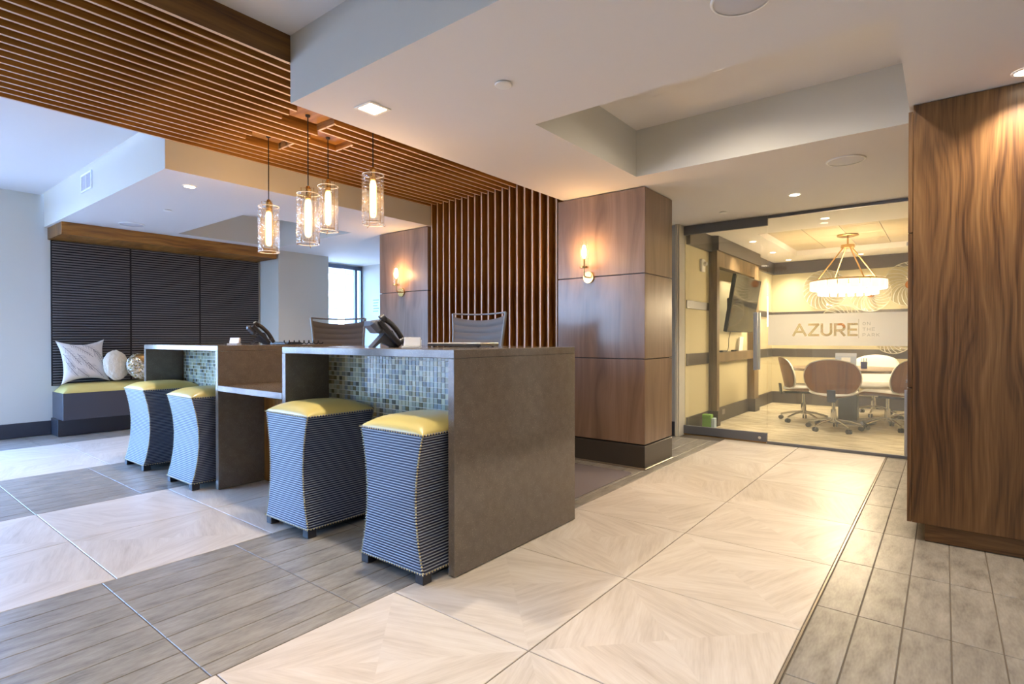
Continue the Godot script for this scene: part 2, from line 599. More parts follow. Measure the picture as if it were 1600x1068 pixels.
# ------------------------------------------------------------------ shell
func build_shell() -> void:
	soffit("ceiling", [
		[Vector3(-8.6, HIGH, -1.66), Vector3(2.0, 3.0, 2.9)]],
		"white high ceiling over the open lobby")
	soffit("ceiling", [
		[Vector3(-4.76, HIGH, -4.62), Vector3(-2.89, 3.0, -1.66)],
		[Vector3(-4.76, LOW, -6.4), Vector3(-2.89, 3.0, -4.62)]],
		"ceiling hidden above the wooden slats")
	soffit("ceiling", [
		[Vector3(-2.89, LOW, -6.43), Vector3(-1.99, 3.0, -1.66)],
		[Vector3(-0.165, LOW, -6.43), Vector3(2.0, 3.0, -1.66)],
		[Vector3(-1.99, LOW, -2.76), Vector3(-0.165, 3.0, -1.66)],
		[Vector3(-1.99, LOW, -6.43), Vector3(-0.165, 3.0, -4.17)],
		[Vector3(-1.99, HIGH, -4.17), Vector3(-0.165, 3.0, -2.76)]],
		"dropped ceiling with a deep recess in front of the glass room")
	soffit("ceiling", [
		[Vector3(-8.4, LOW, -6.4), Vector3(-7.6, 3.0, -1.69)],
		[Vector3(-5.83, LOW, -6.4), Vector3(-4.76, 3.0, -1.69)],
		[Vector3(-7.6, LOW, -2.84), Vector3(-5.83, 3.0, -1.69)],
		[Vector3(-7.6, LOW, -6.4), Vector3(-5.83, 3.0, -4.16)],
		[Vector3(-7.6, HIGH, -4.16), Vector3(-5.83, 3.0, -2.84)]],
		"dropped ceiling with a tray recess above the waiting bench")
	# left wall with two glazed openings
	var g := Geo.new()
	g.box(Vector3(-8.6, 0, -5.28), Vector3(-8.4, 3.0, -0.95))
	g.box(Vector3(-8.6, 0, 2.45), Vector3(-8.4, 3.0, 2.9))
	g.box(Vector3(-8.6, 2.62, -0.95), Vector3(-8.4, 3.0, 2.45))
	g.box(Vector3(-8.6, 0, -0.95), Vector3(-8.4, 0.12, 2.45))
	g.box(Vector3(-8.6, 2.45, -6.25), Vector3(-8.4, 3.0, -5.28))
	g.box(Vector3(-8.6, 0, -6.4), Vector3(-8.4, 3.0, -6.25))
	struct("wall_left", g, M.wall, "pale grey painted wall beside the bench")
	g = Geo.new()
	g.box(Vector3(-8.399, 0, -5.15), Vector3(-7.84, LOW, -4.3))
	struct("wall_pier", g, M.wall, "pale grey wall pier at the far end of the ribbed panels")
	g = Geo.new()
	g.box(Vector3(-8.6, 0, -6.4), Vector3(-2.425, 3.0, -6.22))
	struct("wall_far", g, M.wall, "pale far wall beside the window and the glass door")
	# wall behind the viewer, with the lobby's glazed front
	g = Geo.new()
	g.box(Vector3(-8.6, 2.66, 2.7), Vector3(2.0, 3.0, 2.9))
	g.box(Vector3(-8.6, 0, 2.7), Vector3(-8.2, 2.66, 2.9))
	g.box(Vector3(-5.9, 0, 2.7), Vector3(2.0, 2.66, 2.9))
	g.box(Vector3(-8.2, 0, 2.7), Vector3(-5.9, 0.1, 2.9))
	struct("wall_front", g, M.wall, "lobby front wall around the storefront glazing")
	g = Geo.new()
	g.box(Vector3(1.8, 0, -6.43), Vector3(2.0, 3.0, 2.9))
	g.box(Vector3(0.96, 0, -6.6), Vector3(2.0, 3.0, -6.43))
	struct("wall_right", g, M.wall, "pale wall on the cabinet side of the lobby")
	# baseboards
	g = Geo.new()
	g.box(Vector3(-8.4, 0.004, -1.74), Vector3(-8.38, 0.17, -0.96), 0.003)
	struct("baseboard_left", g, M.base, "dark blue grey baseboard under the pale wall")
	g = Geo.new()
	g.box(Vector3(-2.62, 0.004, -6.22), Vector3(-2.47, 0.17, -6.2), 0.003)
	struct("baseboard_far", g, M.base, "dark baseboard beside the glass door")
	# conference room shell
	g = Geo.new()
	g.box(Vector3(-2.57, 0, -10.72), Vector3(-2.42, 2.62, -6.4))
	struct("wall_conference_left", g, M.conf_wall, "beige conference room wall with the television")
	g = Geo.new()
	g.box(Vector3(-2.42, 0, -10.72), Vector3(1.1, 2.62, -10.55))
	struct("wall_conference_back", g, M.conf_wall, "beige conference room wall with glass platters")
	g = Geo.new()
	g.box(Vector3(0.95, 0, -10.55), Vector3(1.1, 2.62, -6.43))
	struct("wall_conference_right", g, M.conf_wall, "beige conference room side wall")
	g = Geo.new()
	g.box(Vector3(-2.42, LOW, -10.55), Vector3(-1.88, 2.62, -6.43))
	g.box(Vector3(-0.2, LOW, -10.55), Vector3(1.1, 2.62, -6.43))
	g.box(Vector3(-1.88, LOW, -7.45), Vector3(-0.2, 2.62, -6.43))
	g.box(Vector3(-1.88, LOW, -10.55), Vector3(-0.2, 2.62, -9.8))
	g.box(Vector3(-1.88, 2.56, -9.8), Vector3(-0.2, 2.62, -7.45))
	struct("ceiling_conference", g, M.ceiling, "white conference room ceiling around a recessed panel field")
	# outdoors
	g = Geo.new()
	g.box(Vector3(-60, -0.4, -60), Vector3(40, -0.3, 60))
	struct("ground", g, mat(rgb(140, 140, 136), 0.9), "pale pavement outside the windows")

# ------------------------------------------------------------------ floor
func tile_mesh(w: float, l: float, m: Material, uv: Rect2, turned: int) -> ArrayMesh:
	# a thin tile with a chamfered rim, its top at y = 0, centred, w along x and l along z
	var g := Geo.new()
	var b := 0.0015
	var h := 0.006
	var hx := w * 0.5
	var hz := l * 0.5
	var map := func(p: Vector3) -> Vector2:
		var a := Vector2(p.x / w + 0.5, p.z / l + 0.5)
		for k in turned:
			a = Vector2(a.y, 1.0 - a.x)
		return uv.position + a * uv.size
	var r0 := [Vector3(-hx + b, 0, -hz + b), Vector3(hx - b, 0, -hz + b), Vector3(hx - b, 0, hz - b), Vector3(-hx + b, 0, hz - b)]
	var r1 := [Vector3(-hx, -b, -hz), Vector3(hx, -b, -hz), Vector3(hx, -b, hz), Vector3(-hx, -b, hz)]
	g.face(r0, Vector3.UP, r0.map(map))
	for k in 4:
		var k2 := (k + 1) % 4
		var n: Vector3 = ((r1[k] + r1[k2]) * 0.5).normalized()
		n.y = 0
		g.face([r0[k], r0[k2], r1[k2], r1[k]], (n.normalized() + Vector3.UP).normalized(), [map.call(r0[k]), map.call(r0[k2]), map.call(r1[k2]), map.call(r1[k])])
		var d := Vector3.DOWN * h
		g.face([r1[k], r1[k2], r1[k2] + d, r1[k] + d], n.normalized(), [map.call(r1[k]), map.call(r1[k2]), map.call(r1[k2]), map.call(r1[k])])
	return mesh_of(g, m)

func build_floor() -> void:
	var g := Geo.new()
	g.box(Vector3(-8.6, -0.25, -6.43), Vector3(2.0, -0.0035, 2.9))
	var fl := struct("floor", g, M.grout, "lobby floor of cream stone tiles and grey wood look planks in bands")
	# cream tiles, in bands two tiles wide: [x0, x1, first joint z, from z, to z]
	var nx := 0.005
	var creams := [[-1.955, -0.44, -1.617, -6.38, 1.6], [-4.66, -3.11, -0.885, -6.2, 1.5], [-7.58, -5.98, -0.885, -6.2, 0.7]]
	for b in creams:
		var w: float = (b[1] - b[0]) * 0.5
		var ms := []
		for k in 12:
			ms.append(tile_mesh(w - nx, 0.775 - nx, M.cream[k % 3], Rect2(0, 0, 1, 1), (k / 3) % 4))
		var z: float = b[2] + 0.775 * 4
		while z > b[4]:
			z -= 0.775
		while z - 0.775 > b[3] - 0.3:
			for c in 2:
				var zc := z - 0.3875
				if zc - 0.3875 > b[3] - 0.05:
					piece(fl, "cream_tile", ms[rng.randi() % 12], Vector3(b[0] + w * (c + 0.5), 0, zc))
				else:
					var rest: float = z - b[3]
					if rest > 0.02:
						piece(fl, "cream_tile", tile_mesh(w - nx, rest - nx, M.cream[c], Rect2(0, 0, 1, rest / 0.775), 0), Vector3(b[0] + w * (c + 0.5), 0, z - rest * 0.5))
			z -= 0.775
		# the row that meets the far wall
		if z > b[3] + 0.02:
			for c in 2:
				var rest: float = z - b[3]
				piece(fl, "cream_tile", tile_mesh(w - nx, rest - nx, M.cream[c + 1], Rect2(0, 0, 1, rest / 0.775), 0), Vector3(b[0] + w * (c + 0.5), 0, z - rest * 0.5))
	# grey planks 6 by 24 inches: [x0, x1, joint z, from z, to z]
	var greys := [[-3.11, -1.955, -0.825, -6.2, 1.0, 0.1525], [-5.98, -4.66, -0.88, -6.2, 0.35, 0.1525], [-8.4, -7.58, -0.88, -6.2, -0.2, 0.1525], [-0.427, 1.8, -2.05, -6.38, 0.4, 0.1505]]
	var pms := {}
	var rows := []
	for b in greys:
		var n := int(round((b[1] - b[0]) / b[5] - 0.25)) if b[0] < -0.5 else int((b[1] - b[0]) / b[5])
		n = max(n, 1)
		var x: float = b[0]
		for k in n + 1:
			var w: float = min(b[5], b[1] - x)
			if w < 0.03:
				break
			var z: float = b[2] + 0.61 * 6
			while z > b[4]:
				z -= 0.61
			while z > b[3] + 0.05:
				var l: float = min(0.61, z - b[3])
				rows.append([x + w * 0.5, z - l * 0.5, w - nx, l - nx])
				z -= 0.61
			x += w
	# nearest 300 are pieces of their own, the rest one part
	rows.sort_custom(func(a, b2): return Vector2(a[0], a[1]).length() < Vector2(b2[0], b2[1]).length())
	var seen := 0
	var st := Geo.new()
	for r in rows:
		var v := rng.randi() % 8
		var inview: bool = r[1] < 0.1 and (r[0] < 0.2 or r[1] < -1.5) and not (r[0] < -2.9 and r[0] > -5.8 and r[1] < -3.0) and r[0] < 0.7
		var key := "%.3f %.3f %d" % [r[2], r[3], v]
		if not pms.has(key):
			pms[key] = tile_mesh(r[2], r[3], M.plank, Rect2((v % 2) * 0.45, (v / 2) * 0.25, 0.5, 0.24), 1)
		if inview and seen < 300:
			seen += 1
			piece(fl, "grey_plank", pms[key], Vector3(r[0], 0, r[1]))
		else:
			var a: Array = (pms[key] as ArrayMesh).surface_get_arrays(0)
			var o: int = st.V.size()
			for k in a[Mesh.ARRAY_VERTEX].size():
				st.v(a[Mesh.ARRAY_VERTEX][k] + Vector3(r[0], 0, r[1]), a[Mesh.ARRAY_NORMAL][k], a[Mesh.ARRAY_TEX_UV][k])
			for i in a[Mesh.ARRAY_INDEX]:
				st.I.append(o + i)
	if st.V.size() > 0:
		part(fl, "grey_plank_field", st, M.plank).set_meta("kind", "stuff")
	part(fl, "edge_strip", Geo.new().box(Vector3(-0.4385, -0.006, -6.38), Vector3(-0.4295, 0.001, 1.6), 0.001), M.trim_metal, "thin metal strip between cream and grey tiles")
	g = Geo.new()
	g.box(Vector3(-2.42, -0.25, -10.55), Vector3(0.95, 0.0, -6.43))
	struct("floor_conference", g, M.carpet, "pale streaked conference room floor")

# ------------------------------------------------------------------ windows
func framed(called: String, label: String, origin: Vector3, along: Vector3, w: float, y0: float, y1: float, mull: Array, rail: float) -> void:
	# frame and panes in a wall opening; origin = start of the opening at floor level
	var o := Node3D.new()
	o.name = called
	add_child(o)
	o.position = origin
	o.rotation.y = atan2(-along.z, along.x)
	o.set_meta("kind", "structure")
	o.set_meta("label", label)
	o.set_meta("category", "window")
	var t := 0.03
	var f := Geo.new()
	f.box(Vector3(0, y0, -t), Vector3(w, y0 + 0.06, t), 0.004)
	f.box(Vector3(0, y1 - 0.07, -t), Vector3(w, y1, t), 0.004)
	f.box(Vector3(0, y0 + 0.06, -t), Vector3(0.06, y1 - 0.07, t), 0.004)
	f.box(Vector3(w - 0.06, y0 + 0.06, -t), Vector3(w, y1 - 0.07, t), 0.004)
	part(o, "frame", f, M.frame)
	var xs := [0.06]
	for m in mull:
		part(o, "mullion", Geo.new().box(Vector3(m - 0.025, y0 + 0.06, -t), Vector3(m + 0.025, y1 - 0.07, t), 0.004), M.frame)
		xs.append(m)
	xs.append(w - 0.06)
	for k in xs.size() - 1:
		part(o, "pane", Geo.new().box(Vector3(xs[k], y0 + 0.06, -0.004), Vector3(xs[k + 1], y1 - 0.07, 0.004)), M.pane)
	if rail > 0.0:
		part(o, "rail", Geo.new().box(Vector3(0.06, rail, -t * 0.7), Vector3(w - 0.06, rail + 0.03, t * 0.7), 0.003), M.frame)

func build_windows() -> void:
	framed("window_1", "tall bright window with a blue grey frame beyond the counters", Vector3(-8.43, 0, -6.25), Vector3(0, 0, 1), 0.97, 0.0, 2.45, [0.16], 0.0)
	framed("window_2", "storefront window in the pale left wall", Vector3(-8.47, 0, -0.95), Vector3(0, 0, 1), 3.4, 0.12, 2.62, [1.13, 2.26], 0.0)
	framed("window_3", "storefront glazing in the front wall near the bench side corner", Vector3(-8.2, 0, 2.78), Vector3(1, 0, 0), 2.3, 0.1, 2.66, [1.15], 0.0)
	var nt := thing("wall_notice", "pale blue printed notice on the far wall beside the window", "notice", Vector3(-8.0, 1.72, -6.2195))
	part(nt, "sheet", Geo.new().box(Vector3(-0.13, -0.17, 0.0), Vector3(0.13, 0.17, 0.004)), mat(rgb(196, 214, 214), 0.5))
	for q in 5:
		part(nt, "print_line", Geo.new().box(Vector3(-0.08 + 0.01 * (q % 2), 0.1 - q * 0.05, 0.004), Vector3(0.09 - 0.02 * (q % 3), 0.118 - q * 0.05, 0.0048)), mat(rgb(128, 152, 156), 0.6))
	# house across the street
	var b := thing("apartment_building", "pale building with rows of windows seen through the far window", "building", Vector3(-26, -0.3, -17))
	part(b, "facade", Geo.new().box(Vector3(-6, 0, -10), Vector3(0, 9, 10), 0.02), mat(rgb(206, 204, 198), 0.9))
	var wm := mesh_of(Geo.new().box(Vector3(-0.02, 0, 0), Vector3(0.05, 0.62, 1.0), 0.02), mat(rgb(70, 76, 84), 0.2))
	for r in 4:
		for c in 6:
			piece(b, "window", wm, Vector3(0, 2.1 + r * 0.95, -5.0 + c * 1.45))
	part(b, "ledge", Geo.new().box(Vector3(0, 1.35, -10), Vector3(0.25, 1.5, 10), 0.02), mat(rgb(120, 120, 120), 0.8))

# ------------------------------------------------------------------ slats
func slat_mesh(lo: Vector3, hi: Vector3, edge_axis: int, edge_side: float, body: Material) -> ArrayMesh:
	var g := Geo.new().box(lo, hi, 0.0015)
	var a := Geo.new()
	var b := Geo.new()
	for t in range(0, g.I.size(), 3):
		var to: Geo = b if g.N[g.I[t]][edge_axis] * edge_side > 0.9 else a
		var ids := []
		for k in 3:
			ids.append(to.v(g.V[g.I[t + k]], g.N[g.I[t + k]]))
		to.tri(ids[0], ids[1], ids[2])
	var m := ArrayMesh.new()
	a.into(m, body)
	b.into(m, M.slat_edge)
	return m

const PENDANTS := [[-4.172, -2.21, 1.815], [-3.566, -2.18, 1.81], [-3.838, -2.52, 1.985], [-3.246, -2.5, 1.96]]

func build_slats() -> void:
	var s := thing("slatted_ceiling", "orange brown wooden slat ceiling with pale edges above the counters", "slat ceiling")
	var y0 := 2.692
	var y1 := 2.835
	var zf := 1.2
	var zb := -4.47
	for k in 19:
		var x := -2.985 - 0.0975 * k
		# slats stop at the boxes that hold the pendants
		var cuts := []
		for p in PENDANTS:
			if abs(x - p[0]) < 0.105:
				cuts.append([p[1] + 0.14, p[1] - 0.14])
		cuts.sort_custom(func(a, b): return a[0] > b[0])
		var z := zf
		for c in cuts:
			piece(s, "slat", slat_mesh(Vector3(x - 0.01, y0, c[0]), Vector3(x + 0.01, y1, z), 1, -1.0, M.slat_long))
			z = c[1]
		piece(s, "slat", slat_mesh(Vector3(x - 0.01, y0, zb), Vector3(x + 0.01, y1, z), 1, -1.0, M.slat_long))
	piece(s, "fascia_board", slat_mesh(Vector3(-2.912, y0, -1.66), Vector3(-2.887, HIGH, zf), 1, -1.0, M.maple_long), Vector3.ZERO, "brown board closing the slat field")
	piece(s, "fascia_board", slat_mesh(Vector3(-2.912, y0, zb), Vector3(-2.892, y1, -1.662), 1, -1.0, M.slat_long))
	part(s, "backing_board", Geo.new().box(Vector3(-4.755, 2.836, zb), Vector3(-2.915, 2.8445, zf)), M.backing)
	var pm: Material = M.slat_long
	for p in PENDANTS:
		var bx := Geo.new()
		part(s, "pendant_box", Geo.new().box(Vector3(p[0] - 0.1, 2.735, p[1] - 0.138), Vector3(p[0] + 0.1, 2.83, p[1] + 0.138), 0.002), pm)
		for e in [-1.0]:
			piece(s, "cross_slat", slat_mesh(Vector3(p[0] - 0.112, y0, p[1] + e * 0.15 - 0.01), Vector3(p[0] + 0.112, y1, p[1] + e * 0.15 + 0.01), 1, -1.0, pm))
	var w := thing("slatted_wall", "wall of upright dark brown wooden slats with pale edges behind the counters", "slat wall")
	for k in 19:
		var x := -2.985 - 0.0975 * k
		piece(w, "slat", slat_mesh(Vector3(x - 0.01, 0.004, -4.575), Vector3(x + 0.01, y1, -4.49), 2, 1.0, M.slat_up))
	part(w, "backing_board", Geo.new().box(Vector3(-4.76, 0.004, -4.6), Vector3(-2.945, 2.83, -4.576)), M.slat_up)
	struct("wall_core", Geo.new().box(Vector3(-4.76, 0, -5.06), Vector3(-2.945, LOW + 0.3, -4.622)), M.wall, "wall carrying the upright slats")

# ------------------------------------------------------------------ panelled columns
func column(label: String, x0: float, x1: float, z0: float, z1: float) -> void:
	# z1 = front
	var c := thing("panelled_column", label, "column", Vector3((x0 + x1) * 0.5, 0, (z0 + z1) * 0.5))
	var hx := (x1 - x0) * 0.5
	var hz := (z1 - z0) * 0.5
	part(c, "core", Geo.new().box(Vector3(-hx + 0.02, 0.004, -hz + 0.02), Vector3(hx - 0.02, LOW - 0.002, hz - 0.02)), M.black)
	var ys := [0.214, 0.963, 1.712, LOW - 0.004]
	for k in 3:
		var a: float = ys[k] + 0.004
		var b: float = ys[k + 1] - 0.004
		part(c, "veneer_panel", Geo.new().box(Vector3(-hx, a, hz - 0.02), Vector3(hx, b, hz), 0.002), M.column)
		part(c, "veneer_panel", Geo.new().box(Vector3(hx - 0.02, a, -hz), Vector3(hx, b, hz - 0.0205), 0.002), M.column)
		part(c, "veneer_panel", Geo.new().box(Vector3(-hx, a, -hz), Vector3(-hx + 0.02, b, hz - 0.0205), 0.002), M.column)
	part(c, "plinth", Geo.new().box(Vector3(-hx - 0.002, 0.014, -hz), Vector3(hx + 0.002, 0.206, hz + 0.002), 0.003), M.plinth, "dark metallic plinth")
	part(c, "floor_trim", Geo.new().box(Vector3(-hx - 0.014, 0.001, -hz), Vector3(hx + 0.014, 0.0138, hz + 0.014), 0.004), M.trim_metal)

func build_columns() -> void:
	column("brown wood panelled column with a dark plinth between slat wall and glass door", -2.943, -2.044, -5.06, -4.457)
	column("brown wood panelled column beyond the counters beside the far window", -5.66, -4.775, -5.06, -4.46)

# ------------------------------------------------------------------ counters
func mosaic(parent: Node3D, x0: float, x1: float, y0: float, y1: float, z: float) -> void:
	var p := part(parent, "mosaic_panel", Geo.new().box(Vector3(x0, y0, z - 0.03), Vector3(x1, y1, z - 0.002)), mat(rgb(214, 210, 190), 0.8))
	var g := Geo.new()
	var pit := 0.0305
	var pal := [Color(0.46, 0.47, 0.34), Color(0.36, 0.38, 0.29), Color(0.26, 0.29, 0.27), Color(0.12, 0.12, 0.09), Color(0.26, 0.22, 0.12), Color(0.54, 0.52, 0.34), Color(0.18, 0.16, 0.08), Color(0.40, 0.36, 0.21)]
	var wts := [0.22, 0.42, 0.58, 0.66, 0.76, 0.9, 0.95, 1.0]
	var nx := int((x1 - x0) / pit)
	var ny := int((y1 - y0) / pit)
	var px := (x1 - x0) / nx
	var py := (y1 - y0) / ny
	for i in nx:
		for j in ny:
			var r := rng.randf()
			var k := 0
			while wts[k] < r:
				k += 1
			g.col = (pal[k] as Color) * rng.randf_range(0.85, 1.15)
			var a := Vector3(x0 + i * px + 0.002, y0 + j * py + 0.002, z - 0.002)
			var b := Vector3(x0 + (i + 1) * px - 0.002, y0 + (j + 1) * py - 0.002, z + rng.randf_range(0.001, 0.0022))
			g.face([Vector3(a.x, a.y, b.z), Vector3(b.x, a.y, b.z), Vector3(b.x, b.y, b.z), Vector3(a.x, b.y, b.z)], Vector3.BACK)
			g.face([Vector3(a.x, b.y, a.z), Vector3(b.x, b.y, a.z), Vector3(b.x, b.y, b.z), Vector3(a.x, b.y, b.z)], Vector3.UP)
			g.face([Vector3(b.x, a.y, a.z), Vector3(b.x, b.y, a.z), Vector3(b.x, b.y, b.z), Vector3(b.x, a.y, b.z)], Vector3.RIGHT)
			g.face([Vector3(a.x, a.y, a.z), Vector3(a.x, b.y, a.z), Vector3(a.x, b.y, b.z), Vector3(a.x, a.y, b.z)], Vector3.LEFT)
	var s := part(p, "mosaic_tiles", g, M.tiles, "small glass mosaic tiles in grey green, cream and blue")
	s.set_meta("kind", "stuff")

const ZF := -1.8826
const ZB := -2.971
const TOP := 1.094

func counter(label: String, x0: float, x1: float) -> void:
	var c := thing("reception_counter", label, "counter", Vector3((x0 + x1) * 0.5, 0, (ZF + ZB) * 0.5), 0.0, "mosaic fronted reception counters")
	var hx := (x1 - x0) * 0.5
	var hz := (ZF - ZB) * 0.5
	var t := 0.043
	part(c, "countertop", Geo.new().box(Vector3(-hx, TOP - t, -hz), Vector3(hx, TOP, hz), 0.003), M.quartz)
	for s in [-1.0, 1.0]:
		var a: float = -hx if s < 0 else hx - t
		part(c, "side_panel", Geo.new().box(Vector3(a, 0.003, -hz), Vector3(a + t, TOP - t - 0.0005, hz), 0.003), M.quartz)
	mosaic(c, -hx + t + 0.001, hx - t - 0.001, 0.004, TOP - t - 0.002, hz - 0.318)
	part(c, "inner_desk", Geo.new().box(Vector3(-hx + t + 0.001, 0.70, -hz + 0.1), Vector3(hx - t - 0.001, 0.73, hz - 0.35), 0.002), M.walnut)

func build_counters() -> void:
	counter("reception counter whose polished grey quartz end panel faces the tiled walkway", -3.393, -1.834)
	counter("reception counter standing nearer the bench and ribbed wall", -5.82, -4.315)
	var s := thing("transaction_shelf", "low grey quartz shelf bridging the two mosaic counters", "shelf", Vector3(-3.854, 0, -2.35))
	var hx := 0.4605
	part(s, "shelf_top", Geo.new().box(Vector3(-hx, 0.748, -0.6), Vector3(hx, 0.793, 0.467), 0.003), M.quartz)
	part(s, "modesty_panel", Geo.new().box(Vector3(-hx, 0.004, 0.09), Vector3(hx, 0.747, 0.11), 0.002), M.slat_up, "brown wood panel under the shelf")
	var m := thing("chair_mat", "grey chair mat on the floor behind the counter", "mat", Vector3(-2.65, 0.0, -3.75))
	var poly := PackedVector2Array()
	for q in [[-0.58, -0.55], [0.58, -0.55], [0.58, 0.55], [-0.58, 0.55]]:
		for k in 6:
			var an: float = [PI, PI * 1.5, 0.0, PI * 0.5][[[-0.58, -0.55], [0.58, -0.55], [0.58, 0.55], [-0.58, 0.55]].find(q)] + PI * 0.5 * k / 5.0
			poly.append(Vector2(q[0] - sign(q[0]) * 0.06 + cos(an) * 0.06, q[1] - sign(q[1]) * 0.06 + sin(an) * 0.06))
	part(m, "mat_sheet", Geo.new().slab(poly, 0.001, 0.005, Transform3D(Basis(Vector3.RIGHT, -PI / 2), Vector3.ZERO)), mat(rgb(138, 130, 132), 0.25))

# ------------------------------------------------------------------ stools
func build_stools() -> void:
	var xs := [-2.125, -3.085, -4.676, -5.66]
	var labels := ["blue corded stool with yellow seat against the counter's walkway end panel", "blue corded stool with yellow seat at the walkway counter, next to the low shelf",
		"blue corded stool with yellow seat at the bench side counter, next to the low shelf", "blue corded stool with yellow seat at the far end of the bench side counter"]
	var s := thing("counter_stool", labels[0], "stool", Vector3(xs[0], 0, -1.968), 0.0, "yellow seated stools at the counters")
	var y0 := 0.045
	var y1 := 0.703
	var half := func(y: float) -> float:
		var t := (y - y0) / (y1 - y0)
		return 0.184 + 0.052 * pow(abs(t - 0.5) * 2.0, 2.0)
	# square plan with small round corners
	var per := []
	for q in 4:
		var an := PI * 0.5 * q
		for k in 3:
			var e := -0.8 + 0.8 * k
			per.append([Vector2(1.0, e * 0.9).rotated(an), Vector2.RIGHT.rotated(an), 0.0])
		for k in 4:
			var a2 := PI * 0.5 * k / 3.0
			per.append([Vector2(1.0, 1.0).rotated(an), Vector2.from_angle(a2 + an), 1.0])
	var ribs := 50
	var g := Geo.new()
	var prev := []
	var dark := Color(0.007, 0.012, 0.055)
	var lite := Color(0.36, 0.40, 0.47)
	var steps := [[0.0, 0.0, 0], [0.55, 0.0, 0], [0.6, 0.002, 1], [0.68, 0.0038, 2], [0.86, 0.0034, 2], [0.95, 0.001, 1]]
	for r in ribs:
		for st in steps:
			var y: float = y0 + (y1 - y0) * (r + st[0]) / ribs
			var hw: float = half.call(y)
			var ring := []
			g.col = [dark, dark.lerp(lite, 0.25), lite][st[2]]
			for p in per:
				var rc := 0.014
				var hz := 0.234
				var pos := Vector2(p[0].x * hw, p[0].y * hz)
				if p[2] > 0.5:
					pos = Vector2(p[0].x * (hw - rc), p[0].y * (hz - rc)) + p[1] * rc
				pos += p[1] * float(st[1])
				var ny: float = [-0.1, 0.0, -0.6, -0.25, 0.5, 0.8][steps.find(st)]
				ring.append(g.v(Vector3(pos.x, y, pos.y), Vector3(p[1].x, ny, p[1].y).normalized()))
			if prev.size() > 0:
				for k in ring.size():
					var k2 := (k + 1) % ring.size()
					g.tri(prev[k], ring[k], ring[k2]); g.tri(prev[k], ring[k2], prev[k2])
			prev = ring
	part(s, "corded_body", g, M.cord, "navy and silver corded fabric sides")
	# seat cushion
	var cu := Geo.new()
	cu.surf(32, 32, func(u: float, v: float) -> Vector3:
		var x := u * 2 - 1
		var z := v * 2 - 1
		var e: float = max(abs(x), abs(z))
		var drop: float = pow(max(0.0, 1 - pow(abs(x), 3.4)) * max(0.0, 1 - pow(abs(z), 3.4)), 0.55)
		return Vector3(x * 0.237, 0.70 + 0.062 * drop, z * 0.237), Vector3(0, 0.3, 0))
	cu.face([Vector3(-0.237, 0.7, -0.237), Vector3(0.237, 0.7, -0.237), Vector3(0.237, 0.7, 0.237), Vector3(-0.237, 0.7, 0.237)], Vector3.DOWN)
	part(s, "cushion", cu, M.yellow, "yellow leather cushion")
	for a in [-1, 1]:
		for b in [-1, 1]:
			part(s, "foot", Geo.new().box(Vector3(a * 0.205 - 0.028, 0.001, b * 0.205 - 0.028), Vector3(a * 0.205 + 0.028, 0.047, b * 0.205 + 0.028), 0.003), M.slate_dark)
	part(s, "bottom_board", Geo.new().box(Vector3(-0.225, 0.04, -0.225), Vector3(0.225, 0.05, 0.225)), M.black)
	# nail trim
	var nails := Geo.new()
	var nail := func(p: Vector3, n: Vector3) -> void:
		var x := n.cross(Vector3.UP).normalized()
		var y := x.cross(n)
		var c0: int = nails.v(p + n * 0.005, n)
		var ring := []
		for k in 6:
			var e: Vector3 = x * cos(TAU * k / 6) + y * sin(TAU * k / 6)
			ring.append(nails.v(p + e * 0.0055, (e + n * 0.3).normalized()))
		for k in 6:
			nails.tri(c0, ring[k], ring[(k + 1) % 6])
	nails.col = Color(0.62, 0.52, 0.28)
	for q in 4:
		var rot := Basis(Vector3.UP, PI * 0.5 * q)
		for k in 26:
			var t := -1.0 + 2.0 * k / 26.0
			nail.call(rot * Vector3(0.239, 0.698, t * 0.236), rot * Vector3.RIGHT)
			nail.call(rot * Vector3(0.239, 0.053, t * 0.236), rot * Vector3.RIGHT)
		for k in 44:
			var y := y0 + 0.012 + (y1 - y0 - 0.02) * k / 43.0
			var hw: float = half.call(y)
			var cx := 1.0 if q == 0 or q == 1 else -1.0
			var cz := 1.0 if q == 0 or q == 3 else -1.0
			nail.call(Vector3(cx * (hw - 0.001), y, cz * 0.233), Vector3(cx, 0, cz).normalized())
	part(s, "nail_trim", nails, M.nail, "brass nail heads along the edges").set_meta("kind", "stuff")
	for k in range(1, 4):
		again(s, Vector3(xs[k], 0, -1.968 - (0.012 if k > 1 else 0.0)), PI * 0.5 if k > 1 else 0.0, labels[k])

